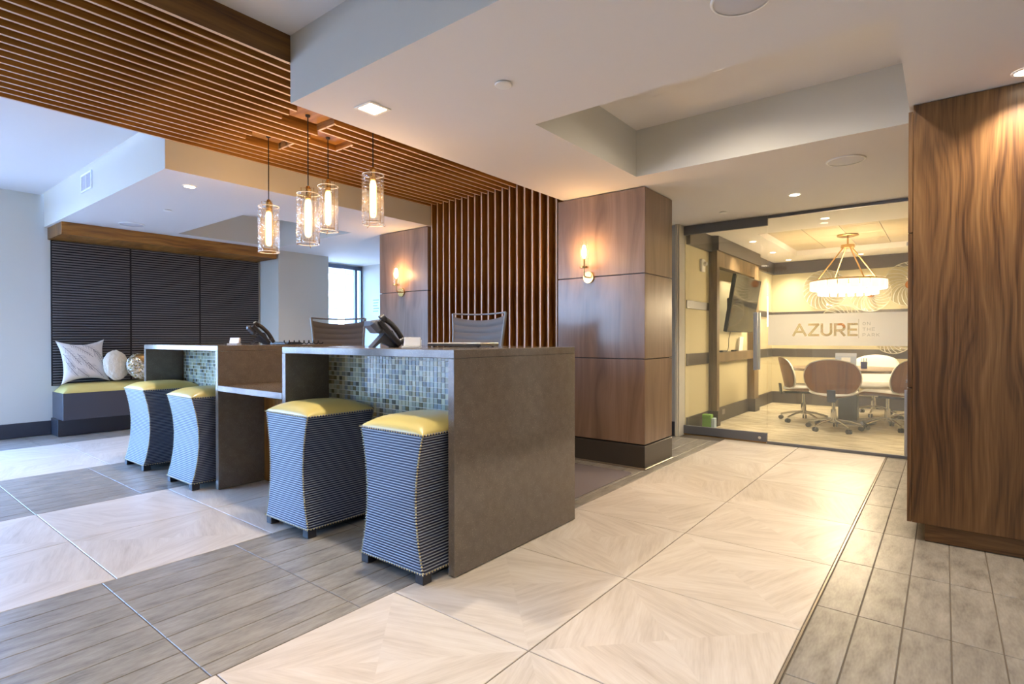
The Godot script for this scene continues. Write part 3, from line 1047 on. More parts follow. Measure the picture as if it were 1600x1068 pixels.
# ------------------------------------------------------------------ bench corner
func build_bench() -> void:
	var XW := -8.4
	# ribbed panels
	var zs := [-1.745, -2.56, -3.41, -4.27]
	var labels := ["dark ribbed wall panel behind the pillows", "middle dark ribbed wall panel above the bench", "dark ribbed wall panel next to the pale wall pier"]
	for k in 3:
		var p := thing("ribbed_panel", labels[k], "wall panel", Vector3(XW, 0.58, (zs[k] + zs[k + 1]) * 0.5), 0.0, "ribbed panels above the bench")
		var hw: float = (zs[k] - zs[k + 1]) * 0.5 - 0.01
		part(p, "board", Geo.new().box(Vector3(0.001, 0, -hw - 0.0095), Vector3(0.02, 1.743, hw + 0.0095)), M.rib_dark)
		var g := Geo.new()
		var n := 56
		for r in n:
			var y0 := 1.743 * r / n
			var h := 1.743 / n
			var ids0 := []
			var ids1 := []
			for q in 7:
				var an := PI * q / 6.0
				var nn := Vector3(sin(an), -cos(an), 0)
				var pos := Vector3(0.02 + 0.013 * sin(an), y0 + h * 0.5 - cos(an) * h * 0.26, 0)
				ids0.append(g.v(pos + Vector3(0, 0, -hw), nn))
				ids1.append(g.v(pos + Vector3(0, 0, hw), nn))
			for q in 6:
				g.tri(ids0[q], ids0[q + 1], ids1[q + 1]); g.tri(ids0[q], ids1[q + 1], ids1[q])
		part(p, "ribs", g, M.rib, "fine horizontal ribs").set_meta("kind", "stuff")
	# valance
	var v := thing("wood_valance", "brown wood canopy box above the ribbed panels", "valance", Vector3(-8.1, 2.3255, -2.985))
	part(v, "fascia", Geo.new().box(Vector3(0.28, 0, -1.265), Vector3(0.3, 0.14, 1.265), 0.002), M.slat_long)
	part(v, "end_board", Geo.new().box(Vector3(-0.299, 0, 1.245), Vector3(0.279, 0.14, 1.265), 0.002), M.maple_grey)
	part(v, "end_board", Geo.new().box(Vector3(-0.299, 0, -1.265), Vector3(0.279, 0.14, -1.245), 0.002), M.maple_grey)
	for k in 6:
		part(v, "soffit_slat", Geo.new().box(Vector3(-0.295 + k * 0.095, 0.004, -1.244), Vector3(-0.212 + k * 0.095, 0.024, 1.244), 0.003), M.slat_long)
	part(v, "top_board", Geo.new().box(Vector3(-0.299, 0.04, -1.244), Vector3(0.279, 0.06, 1.244)), M.backing)
	# bench
	var b := thing("built_in_bench", "dark grey built in bench with a long yellow seat", "bench", Vector3(-8.175, 0, -3.0))
	part(b, "plinth", Geo.new().box(Vector3(-0.224, 0.003, -1.25), Vector3(0.075, 0.2, 1.26), 0.003), M.base)
	part(b, "box", Geo.new().box(Vector3(-0.224, 0.2, -1.25), Vector3(0.225, 0.512, 1.245), 0.004), M.bench)
	var cu := Geo.new()
	cu.surf(14, 40, func(a: float, c: float) -> Vector3:
		var x := a * 2 - 1
		var z := c * 2 - 1
		var dome := pow(max(0.0, 1 - pow(abs(x), 4)) * max(0.0, 1 - pow(abs(z), 30)), 0.5)
		return Vector3(x * 0.223, 0.513 + 0.1 * dome, -0.003 + z * 1.244), Vector3(0, -2, 0))
	part(b, "seat_cushion", cu, M.yellow, "yellow leather bench cushion")
	# pillows
	var nz := noise(5, 2.2, 3)
	var p1 := thing("throw_pillow", "square off white pillow printed with fine dark twigs", "pillow", Vector3(-8.16, 0.618, -2.0), 0.0, "pillows on the bench")
	var m1 := mat(Color.WHITE, 0.9)
	m1.albedo_texture = twig_print()
	part(p1, "cover", pillow(0.25, 0.265, 0.085, 0.0, Basis(Vector3.BACK, 0.22) * Basis(Vector3.UP, PI * 0.5 + 0.12) * Basis(Vector3.BACK, 0.06), 0.255), m1)
	var p2 := thing("throw_pillow", "round fluffy cream pillow between the twig and sequin pillows", "pillow", Vector3(-8.07, 0.612, -2.31), 0.0, "pillows on the bench")
	var g2 := Geo.new()
	var rot2 := Basis(Vector3.BACK, 0.2) * Basis(Vector3.UP, 0.3)
	g2.surf(90, 60, func(a: float, c: float) -> Vector3:
		var th := TAU * a
		var ph := PI * (0.002 + 0.996 * c)
		var d := Vector3(sin(ph) * cos(th), cos(ph), sin(ph) * sin(th))
		var k: float = 1.0 + 0.07 * nz.get_noise_3d(d.x * 1.2, d.y * 1.2, d.z * 1.2)
		return Vector3(0, 0.205, 0) + rot2 * (Vector3(d.x * 0.07, d.y * 0.185, d.z * 0.15) * k), Vector3(0, 0.2, 0))
	part(p2, "fur_cover", g2, mat(rgb(226, 219, 202), 0.95))
	var p3 := thing("throw_pillow", "small round pillow covered in gold and silver sequins", "pillow", Vector3(-7.985, 0.617, -2.545), 0.0, "pillows on the bench")
	var rot3 := Basis(Vector3.BACK, 0.3) * Basis(Vector3.UP, 0.25)
	part(p3, "padding", Geo.new().ball(Vector3(0, 0.18, 0), Vector3(0.07, 0.155, 0.155)), M.brass_dull)
	var sq := Geo.new()
	for k in 1300:
		var t := (k + 0.5) / 1300.0
		var ph := acos(1 - 2 * t)
		var th := PI * (1 + sqrt(5.0)) * k
		var d := Vector3(sin(ph) * cos(th), cos(ph), sin(ph) * sin(th))
		var c := Vector3(0, 0.18, 0) + rot3 * Vector3(d.x * 0.08, d.y * 0.165, d.z * 0.165)
		var n := (rot3 * Vector3(d.x / 0.08, d.y / 0.165, d.z / 0.165)).normalized()
		n = (n + Vector3(rng.randf_range(-1, 1), rng.randf_range(-1, 1), rng.randf_range(-1, 1)) * 0.45).normalized()
		var x := n.cross(Vector3(0.3, 0.9, 0.1)).normalized() * 0.0105
		var y := x.cross(n).normalized() * 0.0105
		sq.col = Color(0.75, 0.70, 0.5) if rng.randf() < 0.6 else Color(0.85, 0.86, 0.82)
		if rng.randf() < 0.2:
			sq.col = Color(0.35, 0.32, 0.16)
		sq.face([c + x, c + (x + y) * 0.7, c + y, c + (y - x) * 0.7, c - x, c - (x + y) * 0.7, c - y, c + (x - y) * 0.7], n)
	part(p3, "sequins", sq, M.sequin, "gold and silver sequins").set_meta("kind", "stuff")

func pillow(hw: float, hh: float, th: float, puff: float, b: Basis, lift: float) -> Geo:
	var g := Geo.new()
	for s in [-1.0, 1.0]:
		g.surf(24, 24, func(u: float, v: float) -> Vector3:
			var x := u * 2 - 1
			var y := v * 2 - 1
			var pinch_x: float = 1.0 - 0.2 * (1 - y * y) * abs(x) * abs(x)
			var pinch_y: float = 1.0 - 0.24 * (1 - x * x) * abs(y) * abs(y)
			var d := pow(max(0.0, (1 - x * x) * (1 - y * y)), 0.42)
			return Vector3(0, lift, 0) + b * Vector3(x * hw * pinch_x, y * hh * pinch_y, s * th * d), Vector3(0, lift, 0) - b * Vector3(0, 0, s * 0.2))
	return g

func twig_print() -> ImageTexture:
	var im := Image.create(384, 384, false, Image.FORMAT_RGBA8)
	im.fill(rgb(222, 216, 210))
	var ink := rgb(112, 108, 112)
	var stroke := func(a: Vector2, b: Vector2, w: int) -> void:
		var n := int(a.distance_to(b))
		for k in n:
			var p := a.lerp(b, float(k) / n)
			im.fill_rect(Rect2i(int(p.x), int(p.y), w, w), ink)
	for t in [[30, 330, 150, 150], [80, 380, 250, 215], [170, 384, 372, 180], [20, 190, 120, 40], [200, 170, 330, 20], [130, 250, 240, 90], [260, 290, 376, 100], [10, 260, 100, 120], [110, 130, 210, 8]]:
		var a := Vector2(t[0], t[1])
		var b := Vector2(t[2], t[3])
		stroke.call(a, b, 3)
		var d := (b - a).normalized()
		for k in 9:
			var p := a.lerp(b, 0.1 + 0.09 * k)
			var l := 46.0 - k * 3.0
			stroke.call(p, p + d.rotated(0.75) * l, 2)
			stroke.call(p, p + d.rotated(-0.75) * l, 2)
	return ImageTexture.create_from_image(im)

# ------------------------------------------------------------------ cabinet at the right
func build_cabinet() -> void:
	var c := thing("tall_cabinet", "tall walnut cabinet block standing beside the grey planks", "cabinet", Vector3(0.3, 0, -4.7))
	# x -0.145 .. 0.9, z -5.55 .. -3.86
	part(c, "end_panel", Geo.new().box(Vector3(-0.443, 0.1, 0.82), Vector3(0.9, LOW - 0.004, 0.84), 0.001), M.walnut)
	part(c, "carcass", Geo.new().box(Vector3(-0.443, 0.1, -0.85), Vector3(0.9, LOW - 0.004, 0.8195)), M.walnut)
	part(c, "toe_kick", Geo.new().box(Vector3(-0.384, 0.004, -0.84), Vector3(0.88, 0.0995, 0.825), 0.001), M.walnut_long, "recessed walnut toe kick")
	var zs := [0.84, 0.28, -0.28, -0.85]
	for k in 3:
		for r in [[0.1, 0.86], [0.866, 1.74], [1.746, 2.43]]:
			if k == 1 and r[0] < 1.7:
				continue
			part(c, "door", Geo.new().box(Vector3(-0.466, r[0], zs[k + 1] + 0.002), Vector3(-0.4445, r[1] , zs[k] - 0.002), 0.001), M.walnut)
	for q in [[1.737, 0.45], [0.874, 0.45], [1.6, -0.4]]:
		part(c, "knob", Geo.new().cyl(Vector3(-0.467, q[0], q[1]), Vector3(-0.49, q[0], q[1]), 0.008, 0.011, 14), M.steel, "small steel knob")
	var f := thing("refrigerator", "steel refrigerator built into the cabinet run", "refrigerator", Vector3(-0.145, 0, -4.7))
	part(f, "door", Geo.new().box(Vector3(-0.028, 0.11, -0.276), Vector3(0.0005, 1.735, 0.276), 0.004), mat(rgb(190, 190, 186), 0.3, 0.3))
	var hdl := part(f, "handle", Geo.new().tube([Vector3(-0.055, 0.36, 0.2), Vector3(-0.055, 0.8, 0.2)], 0.01, 12), M.steel)
	for y in [0.4, 0.76]:
		part(hdl, "handle_post", Geo.new().cyl(Vector3(-0.028, y, 0.2), Vector3(-0.055, y, 0.2), 0.006, 0.006, 10), M.steel)

# ------------------------------------------------------------------ glass front
func build_glass_front() -> void:
	var Z := -6.38
	var d := thing("glass_door", "frameless glass door with dark grey rails and a long steel pull", "door", Vector3(-1.973, 0, Z))
	part(d, "pane", Geo.new().box(Vector3(-0.465, 0.114, -0.006), Vector3(0.465, 2.36, 0.006)), M.glass)
	part(d, "bottom_rail", Geo.new().box(Vector3(-0.466, 0.02, -0.02), Vector3(0.466, 0.115, 0.02), 0.002), M.dark_rail)
	part(d, "top_rail", Geo.new().box(Vector3(-0.466, 2.36, -0.02), Vector3(0.466, 2.463, 0.02), 0.002), M.dark_rail)
	part(d, "sweep", Geo.new().box(Vector3(-0.45, 0.006, -0.006), Vector3(0.46, 0.02, 0.012)), M.brass_dull)
	part(d, "lock", Geo.new().cyl(Vector3(0.395, 0.062, 0.02), Vector3(0.395, 0.062, 0.026), 0.017, 0.016, 18), M.chrome)
	var pull := part(d, "pull_handle", Geo.new().tube([Vector3(0.36, 0.80, 0.06), Vector3(0.36, 1.425, 0.06)], 0.023, 18), M.steel)
	for y in [0.95, 1.28]:
		part(pull, "post", Geo.new().cyl(Vector3(0.36, y, -0.03), Vector3(0.36, y, 0.06), 0.009, 0.009, 12), M.steel)
	part(d, "inner_pull", Geo.new().tube([Vector3(0.36, 0.80, -0.05), Vector3(0.36, 1.425, -0.05)], 0.023, 18), M.steel)
	# fixed pane
	var p := thing("glass_partition", "fixed glass wall of the conference room with a frosted name band", "glass wall", Vector3(-0.27, 0, Z))
	part(p, "pane", Geo.new().box(Vector3(-1.232, 0.022, -0.006), Vector3(1.2, 2.44, 0.006)), M.glass)
	part(p, "floor_channel", Geo.new().box(Vector3(-1.235, 0.002, -0.014), Vector3(1.2, 0.03, 0.014), 0.002), M.dark_rail)
	part(p, "ceiling_channel", Geo.new().box(Vector3(-1.235, 2.435, -0.014), Vector3(1.2, 2.465, 0.014), 0.002), M.dark_rail)
	part(p, "end_post", Geo.new().box(Vector3(-0.004, 0.03, -0.012), Vector3(0.018, 2.435, 0.012), 0.002), mat(rgb(206, 200, 202), 0.3, 0.4))
	var film := Geo.new()
	film.face([Vector3(-1.228, 1.068, 0.0075), Vector3(-0.004, 1.068, 0.0075), Vector3(-0.004, 1.395, 0.0075), Vector3(-1.228, 1.395, 0.0075)], Vector3.BACK, [Vector2(0, 1), Vector2(1, 1), Vector2(1, 0), Vector2(0, 0)])
	var fm := mat(Color(1, 1, 1, 1), 0.6)
	fm.transparency = BaseMaterial3D.TRANSPARENCY_ALPHA
	fm.albedo_texture = name_band()
	fm.backlight_enabled = true
	fm.backlight = Color(0.7, 0.7, 0.66)
	part(p, "frosted_band", film, fm, "frosted band with clear letters AZURE and small ON THE PARK")
	# jamb beside the door
	var j := Geo.new()
	j.box(Vector3(-2.47, 0.0, -6.398), Vector3(-2.442, LOW, -6.2), 0.002)
	struct("trim_1", j, mat(rgb(222, 216, 196), 0.6), "pale door jamb beside the glass door")
	var sw := thing("light_switch", "dark switch plate on the pale wall beside the column", "switch", Vector3(-2.55, 1.5, -6.22))
	part(sw, "plate", Geo.new().box(Vector3(-0.035, -0.06, 0.0005), Vector3(0.035, 0.06, 0.008), 0.003), M.slate_dark)
	part(sw, "rocker", Geo.new().box(Vector3(-0.012, -0.02, 0.008), Vector3(0.012, 0.02, 0.013), 0.002), M.steel)

func name_band() -> ImageTexture:
	var w := 1500
	var h := 400
	var im := Image.create(w, h, false, Image.FORMAT_RGBA8)
	im.fill(Color(0.95, 0.94, 0.90, 0.96))
	var clear := Color(0.55, 0.42, 0.22, 0.45)
	var faint := Color(0.78, 0.77, 0.72, 0.85)
	var px := 1500.0 / 1.224
	var at := func(x: float, y: float) -> Vector2:
		return Vector2((x + 1.498) * px, (1.395 - y) * px)
	# strokes of the letters, in metres on the band
	var line := func(a: Vector2, b: Vector2, t: float, c: Color) -> void:
		var lo := Vector2(min(a.x, b.x) - t, min(a.y, b.y) - t)
		var hi := Vector2(max(a.x, b.x) + t, max(a.y, b.y) + t)
		var d := (b - a)
		var l := d.length()
		d /= l
		for y in range(int(lo.y), int(hi.y) + 1):
			for x in range(int(lo.x), int(hi.x) + 1):
				if x < 0 or y < 0 or x >= w or y >= h:
					continue
				var q := Vector2(x + 0.5, y + 0.5) - a
				var s := q.dot(d)
				if s >= -0.5 and s <= l + 0.5 and abs(q.x * d.y - q.y * d.x) <= t * 0.5:
					im.set_pixel(x, y, c)
	var glyph := func(ch: String, x: float, y: float, gw: float, gh: float, t: float, c: Color) -> void:
		var S := []
		var k := t / px * 0.5
		match ch:
			"A": S = [[0, 0, 0.5, 1], [0.5, 1, 1, 0], [0.2, 0.3, 0.8, 0.3]]
			"Z": S = [[0, 1, 1, 1], [1, 0.97, 0, 0.03], [0, 0, 1, 0]]
			"U":
				S = [[0, 1, 0, 0.3], [1, 1, 1, 0.3]]
				for q in 10:
					var a1 := PI + PI * q / 10.0
					var a2 := PI + PI * (q + 1) / 10.0
					S.append([0.5 + 0.5 * cos(a1), 0.3 + 0.3 * sin(a1), 0.5 + 0.5 * cos(a2), 0.3 + 0.3 * sin(a2)])
			"R", "P":
				S = [[0, 0, 0, 1], [0, 1, 0.6, 1], [0, 0.42, 0.6, 0.42]]
				for q in 10:
					var a1 := -PI * 0.5 + PI * q / 10.0
					var a2 := -PI * 0.5 + PI * (q + 1) / 10.0
					S.append([0.6 + 0.36 * cos(a1), 0.71 + 0.29 * sin(a1), 0.6 + 0.36 * cos(a2), 0.71 + 0.29 * sin(a2)])
				if ch == "R":
					S.append([0.5, 0.42, 0.95, 0])
			"E": S = [[0, 0, 0, 1], [0, 1, 0.95, 1], [0, 0.5, 0.85, 0.5], [0, 0, 0.95, 0]]
			"O":
				for q in 16:
					var a1 := TAU * q / 16.0
					var a2 := TAU * (q + 1) / 16.0
					S.append([0.5 + 0.5 * cos(a1), 0.5 + 0.5 * sin(a1), 0.5 + 0.5 * cos(a2), 0.5 + 0.5 * sin(a2)])
			"N": S = [[0, 0, 0, 1], [0, 1, 1, 0], [1, 0, 1, 1]]
			"T": S = [[0, 1, 1, 1], [0.5, 0, 0.5, 1]]
			"H": S = [[0, 0, 0, 1], [1, 0, 1, 1], [0, 0.5, 1, 0.5]]
			"K": S = [[0, 0, 0, 1], [0, 0.4, 0.9, 1], [0.25, 0.55, 0.95, 0]]
		for s in S:
			var a: Vector2 = at.call(x + s[0] * gw, y + k + s[1] * (gh - 2 * k))
			var b: Vector2 = at.call(x + s[2] * gw, y + k + s[3] * (gh - 2 * k))
			var e: Vector2 = (b - a).normalized() * t * 0.5
			line.call(a - e, b + e, t, c)
	var x := -1.262
	for q in [["A", 0.112], ["Z", 0.078], ["U", 0.082], ["R", 0.082], ["E", 0.07]]:
		glyph.call(q[0], x + 0.013, 1.165, q[1], 0.13, 27.0, clear)
		x += q[1] + 0.036
	line.call(at.call(-0.666, 1.333), at.call(-0.666, 1.145), 4.0, Color(0.72, 0.66, 0.5, 0.7))
	var words := ["ON", "THE", "PARK"]
	for r in 3:
		var xx := -0.632
		for ch in words[r]:
			glyph.call(ch, xx, 1.272 - r * 0.055, 0.022, 0.03, 5.0, faint)
			xx += 0.038
	return ImageTexture.create_from_image(im)

# ------------------------------------------------------------------ conference room
func build_conference_room() -> void:
	var zb := -10.55
	var xl := -2.42
	# dark bands and crown, as trims
	var k := 2
	for r in [[0.0, 0.2, 0.022, "baseboard"], [0.815, 0.96, 0.012, "band"], [1.5, 1.6, 0.012, "band"], [2.26, LOW, 0.05, "crown"]]:
		var g := Geo.new()
		g.box(Vector3(xl + r[2], r[0] + 0.001, zb), Vector3(0.95, r[1] - 0.001, zb + r[2]), 0.002)
		g.box(Vector3(xl, r[0] + 0.001, zb), Vector3(xl + r[2], r[1] - 0.001, -9.26), 0.002)
		g.box(Vector3(xl, r[0] + 0.001, -7.21), Vector3(xl + r[2], r[1] - 0.001, -6.42), 0.002)
		if r[3] == "baseboard":
			g.box(Vector3(xl, 0.001, -9.0), Vector3(xl + 0.022, 0.199, -7.34), 0.002)
		var nm: String = "baseboard_conference" if r[3] == "baseboard" else "trim_%d" % k
		struct(nm, g, M.band, "dark brown %s around the conference room walls" % r[3])
		k += 1
	# ceiling panel field
	var ms := []
	for q in 3:
		ms.append(mesh_of(Geo.new().box(Vector3(-0.205, 0, -0.29), Vector3(0.205, 0.012, 0.29), 0.003), mat([rgb(186, 170, 140), rgb(176, 160, 130), rgb(194, 178, 148)][q], 0.3)))
	var cp := thing("ceiling_panel_field", "beige metallic ceiling panels above the conference table", "ceiling panels", Vector3(-1.04, 2.546, -8.625))
	for i in 4:
		for j in 4:
			piece(cp, "panel", ms[(i * 2 + j * 3) % 3], Vector3(-0.63 + 0.42 * i, 0, -0.88 + 0.587 * j))
	# media surround
	var md := thing("media_surround", "brown wood media surround framing the television", "wall unit", Vector3(xl, 0, -8.2))
	for q in [[0.88, 0.98], [-1.05, -0.8]]:
		part(md, "pilaster", Geo.new().box(Vector3(0.001, 0.2, q[0]), Vector3(0.107, 2.28, q[1]), 0.003), M.media)
		part(md, "pilaster_base", Geo.new().box(Vector3(0.001, 0.002, q[0] - 0.006), Vector3(0.122, 0.2, q[1] + 0.006), 0.003), M.band)
	part(md, "header", Geo.new().box(Vector3(0.001, 2.08, -0.799), Vector3(0.104, 2.28, 0.879), 0.002), M.media)
	part(md, "cornice", Geo.new().box(Vector3(0.001, 2.281, -1.06), Vector3(0.13, LOW - 0.002, 0.99), 0.003), M.band)
	part(md, "shelf", Geo.new().box(Vector3(0.001, 0.83, -0.799), Vector3(0.104, 0.955, 0.879), 0.003), M.media)
	var tv := thing("television", "flat black television tilted forward on the wood surround", "television", Vector3(-2.22, 1.61, -8.08))
	var tb := Basis(Vector3.BACK, -0.16)
	var cas := part(tv, "casing", Geo.new().box(Vector3(-0.03, -0.385, -0.62), Vector3(0.02, 0.385, 0.62), 0.004, Transform3D(tb, Vector3.ZERO)), M.black)
	part(cas, "screen", Geo.new().box(Vector3(0.0205, -0.372, -0.607), Vector3(0.023, 0.372, 0.607), 0.0, Transform3D(tb, Vector3.ZERO)), mat(rgb(18, 17, 15), 0.06))
	part(tv, "wall_bracket", Geo.new().box(Vector3(-0.198, -0.1, -0.1), Vector3(-0.01, 0.1, 0.1), 0.004), M.black)
	var cb := thing("television_cable", "thin dark cable hanging below the television", "cable", Vector3(-2.4, 0.957, -7.75))
	part(cb, "wire", Geo.new().tube([Vector3(0.1, 0.28, 0), Vector3(0.08, 0.18, 0.01), Vector3(0.07, 0.06, -0.01), Vector3(0.06, 0.004, 0.02)], 0.004, 8), M.black)
	var rt := thing("remote_tray", "dark flat media box lying on the wood shelf", "media box", Vector3(-2.37, 0.956, -7.6))
	part(rt, "case", Geo.new().box(Vector3(-0.03, 0, -0.1), Vector3(0.045, 0.022, 0.1), 0.004), M.slate_dark)
	var rm := thing("remote_control", "small black remote on the wood shelf", "remote", Vector3(-2.36, 0.956, -8.1))
	part(rm, "body", Geo.new().box(Vector3(-0.02, 0, -0.07), Vector3(0.02, 0.02, 0.07), 0.005), M.black)
	var bk := thing("paper_folder", "white folder leaning upright on the media shelf", "folder", Vector3(-2.355, 0.957, -8.5))
	part(bk, "cover", Geo.new().box(Vector3(-0.04, 0, -0.09), Vector3(-0.02, 0.2, 0.09), 0.002, Transform3D(Basis(Vector3.BACK, -0.08), Vector3.ZERO)), M.paper)
	var th := thing("wall_strobe", "small white alarm strobe on the beige wall", "alarm", Vector3(xl, 2.06, -6.95))
	part(th, "base", Geo.new().box(Vector3(0.0005, -0.08, -0.06), Vector3(0.03, 0.08, 0.06), 0.006), M.white)
	part(th, "lens", Geo.new().cyl(Vector3(0.03, 0.02, 0), Vector3(0.07, 0.02, 0), 0.03, 0.022, 16), M.white)
	var ot := thing("wall_outlet", "pale outlet plate on the dark baseboard under the television", "outlet", Vector3(xl + 0.022, 0.13, -7.75))
	part(ot, "plate", Geo.new().box(Vector3(0.0005, -0.035, -0.06), Vector3(0.007, 0.035, 0.06), 0.002), mat(rgb(150, 142, 132), 0.5))
	var gb := thing("gift_bag", "small green and pale blue bag on the floor by the door", "bag", Vector3(-2.3, 0.001, -6.85))
	part(gb, "bag_front", Geo.new().box(Vector3(-0.06, 0, -0.04), Vector3(0.05, 0.2, 0.05), 0.006), mat(rgb(120, 170, 70), 0.6))
	part(gb, "bag_side", Geo.new().box(Vector3(0.052, 0, -0.04), Vector3(0.09, 0.16, 0.05), 0.006), mat(rgb(170, 190, 204), 0.6))
	# table
	var tc := Vector3(-1.03, 0, -8.75)
	var t := thing("conference_table", "round brown conference table under the chandelier", "table", tc)
	part(t, "tabletop", Geo.new().lathe([Vector2(0, 0.70), Vector2(0.70, 0.70), Vector2(0.72, 0.712), Vector2(0.72, 0.712), Vector2(0.72, 0.735), Vector2(0.72, 0.735), Vector2(0.0, 0.737)], 48), mat(rgb(112, 92, 70), 0.3))
	part(t, "pedestal", Geo.new().box(Vector3(-0.11, 0.03, -0.11), Vector3(0.11, 0.70, 0.11), 0.005), mat(rgb(62, 62, 66), 0.35))
	part(t, "foot_plate", Geo.new().lathe([Vector2(0, 0.03), Vector2(0.3, 0.026), Vector2(0.32, 0.02), Vector2(0.32, 0.002)], 32), M.slate_dark)
	var sg := thing("table_sign", "upright printed card in a clear stand on the conference table", "sign", Vector3(-1.06, 0.738, -8.72))
	var sgm := mat(Color.WHITE, 0.4)
	sgm.albedo_texture = card_print()
	part(sg, "card", Geo.new().box(Vector3(-0.125, 0.004, -0.004), Vector3(0.125, 0.2, 0.004)), sgm)
	part(sg, "stand", Geo.new().box(Vector3(-0.128, 0, -0.04), Vector3(0.128, 0.004, 0.05), 0.001), M.pane)
	var bo := thing("pen_cup", "small dark blue cup of pens beside the table sign", "cup", Vector3(-0.84, 0.738, -8.62))
	part(bo, "cup", Geo.new().lathe([Vector2(0, 0), Vector2(0.036, 0), Vector2(0.036, 0), Vector2(0.04, 0.09), Vector2(0.036, 0.09), Vector2(0.034, 0.01)], 20), mat(rgb(52, 54, 110), 0.35))
	for q in 3:
		part(bo, "pen", Geo.new().cyl(Vector3(0.01 * q - 0.01, 0.012, 0), Vector3(0.03 * q - 0.03, 0.14, 0.01 * q), 0.004, 0.004, 8), [M.steel, M.black, M.slate][q])
	# chairs round it
	var ch := conference_chair("walnut backed white conference chair with its back to the glass wall", Vector3(-1.08, 0, -7.82), PI + 0.05)
	again(ch, Vector3(-1.52, 0, -8.4), 2.0, "white and walnut conference chair between the table and the television")
	again(ch, Vector3(-0.56, 0, -8.33), -PI * 0.5 - 0.42, "white and walnut conference chair turned sideways beside the glass wall chair")
	again(ch, Vector3(-0.82, 0, -9.65), -0.05, "white conference chair facing the glass from behind the table")
	again(ch, Vector3(-0.30, 0, -9.1), -PI * 0.5 + 0.3, "white and walnut conference chair on the table side away from the television")
	# chandelier
	var L := thing("chandelier", "brass chandelier with a glowing ring of crystal blocks", "chandelier", Vector3(-1.04, 0, -8.7))
	part(L, "canopy", Geo.new().lathe([Vector2(0, 2.545), Vector2(0.13, 2.545), Vector2(0.13, 2.53), Vector2(0.1, 2.52), Vector2(0, 2.515)], 28), M.brass)
	part(L, "stem", Geo.new().cyl(Vector3(0, 2.52, 0), Vector3(0, 2.40, 0), 0.012, 0.012, 12), M.brass)
	part(L, "hub", Geo.new().lathe([Vector2(0, 2.41), Vector2(0.08, 2.41), Vector2(0.08, 2.41), Vector2(0.085, 2.37), Vector2(0.085, 2.37), Vector2(0, 2.365)], 24), M.brass)
	for q in 4:
		var an := PI * 0.25 + PI * 0.5 * q + 0.2
		part(L, "rod", Geo.new().cyl(Vector3(cos(an) * 0.06, 2.37, sin(an) * 0.06), Vector3(cos(an) * 0.40, 1.93, sin(an) * 0.40), 0.009, 0.009, 10), M.brass)
	var ring := []
	for q in 48:
		ring.append(Vector3(cos(TAU * q / 48) * 0.43, 1.925, sin(TAU * q / 48) * 0.43))
	part(L, "ring", Geo.new().tube(ring, 0.012, 8, true), M.brass)
	var cm := glow(Color(1.0, 0.94, 0.82), 1.1)
	cm.albedo_color = Color(0.95, 0.95, 0.93)
	var up := mesh_of(Geo.new().box(Vector3(-0.055, 1.80, 0.43), Vector3(0.055, 1.915, 0.455), 0.006), cm)
	var dn := mesh_of(Geo.new().box(Vector3(-0.04, 1.73, 0.34), Vector3(0.04, 1.82, 0.36), 0.006), cm)
	for q in 22:
		piece(L, "crystal_block", up).rotation.y = TAU * q / 22
	for q in 20:
		piece(L, "crystal_block", dn).rotation.y = TAU * q / 20
	omni(Vector3(-1.04, 1.6, -8.7), 2.6, Color(1.0, 0.90, 0.73), 0.3)
	# glass platters on the back wall
	var pm := pane(Color(0.60, 0.56, 0.44), 0.35, 0.08)
	var am := pane(Color(0.75, 0.45, 0.12), 0.75, 0.15)
	var n := 0
	var lab := ["large clear ribbed glass platter behind the chandelier's television side", "large clear ribbed glass platter on the beige wall nearest the cabinet",
		"clear ribbed glass platter with amber heart just behind the chandelier", "clear glass platter half hidden by the top of the frosted band", "clear glass platter peeping out below the frosted band"]
	for q in [[-1.57, 1.94, 0.33, 0.0], [-0.42, 1.97, 0.34, 0.0], [-0.92, 1.84, 0.28, 0.17], [-1.31, 1.36, 0.31, 0.17], [-0.63, 1.17, 0.27, 0.0]]:
		var o := thing("glass_platter", lab[n], "glass platter", Vector3(q[0], q[1], zb + 0.02 + q[3]), 0.0, "glass platters on the conference room wall")
		var g := Geo.new()
		var R: float = q[2]
		g.surf(14, 96, func(u: float, v: float) -> Vector3:
			var r := (0.14 + 0.86 * u) * R
			var th2 := TAU * v
			var wv := 0.007 * sin(20.0 * th2 + 6.0 * u)
			return Vector3(cos(th2) * r, sin(th2) * r, 0.02 + 0.11 * u * u + wv * u), Vector3(0, 0, -3))
		var dish := part(o, "dish", g, pm)
		var rd := Geo.new()
		for a in 22:
			var pth := []
			for b in 9:
				var u := b / 8.0
				var th3 := TAU * a / 22.0 + 0.9 * u
				var rr := (0.2 + 0.78 * u) * R
				pth.append(Vector3(cos(th3) * rr, sin(th3) * rr, 0.024 + 0.11 * u * u))
			rd.tube(pth, 0.006, 5)
		part(dish, "spiral_ridges", rd, pane(Color(0.97, 0.96, 0.92), 0.5, 0.1))
		var rim := []
		for a in 64:
			rim.append(Vector3(cos(TAU * a / 64) * R, sin(TAU * a / 64) * R, 0.13))
		part(dish, "rim", Geo.new().tube(rim, 0.006, 6, true), pane(Color(0.95, 0.92, 0.82), 0.6, 0.1))
		part(o, "centre", Geo.new().ball(Vector3(0, 0, 0.03), Vector3(R * 0.2, R * 0.2, 0.03)), am, "amber glass centre")
		part(o, "wall_mount", Geo.new().cyl(Vector3(0, 0, -0.019 - q[3]), Vector3(0, 0, 0.012), 0.02, 0.02, 12), M.brass)
		n += 1

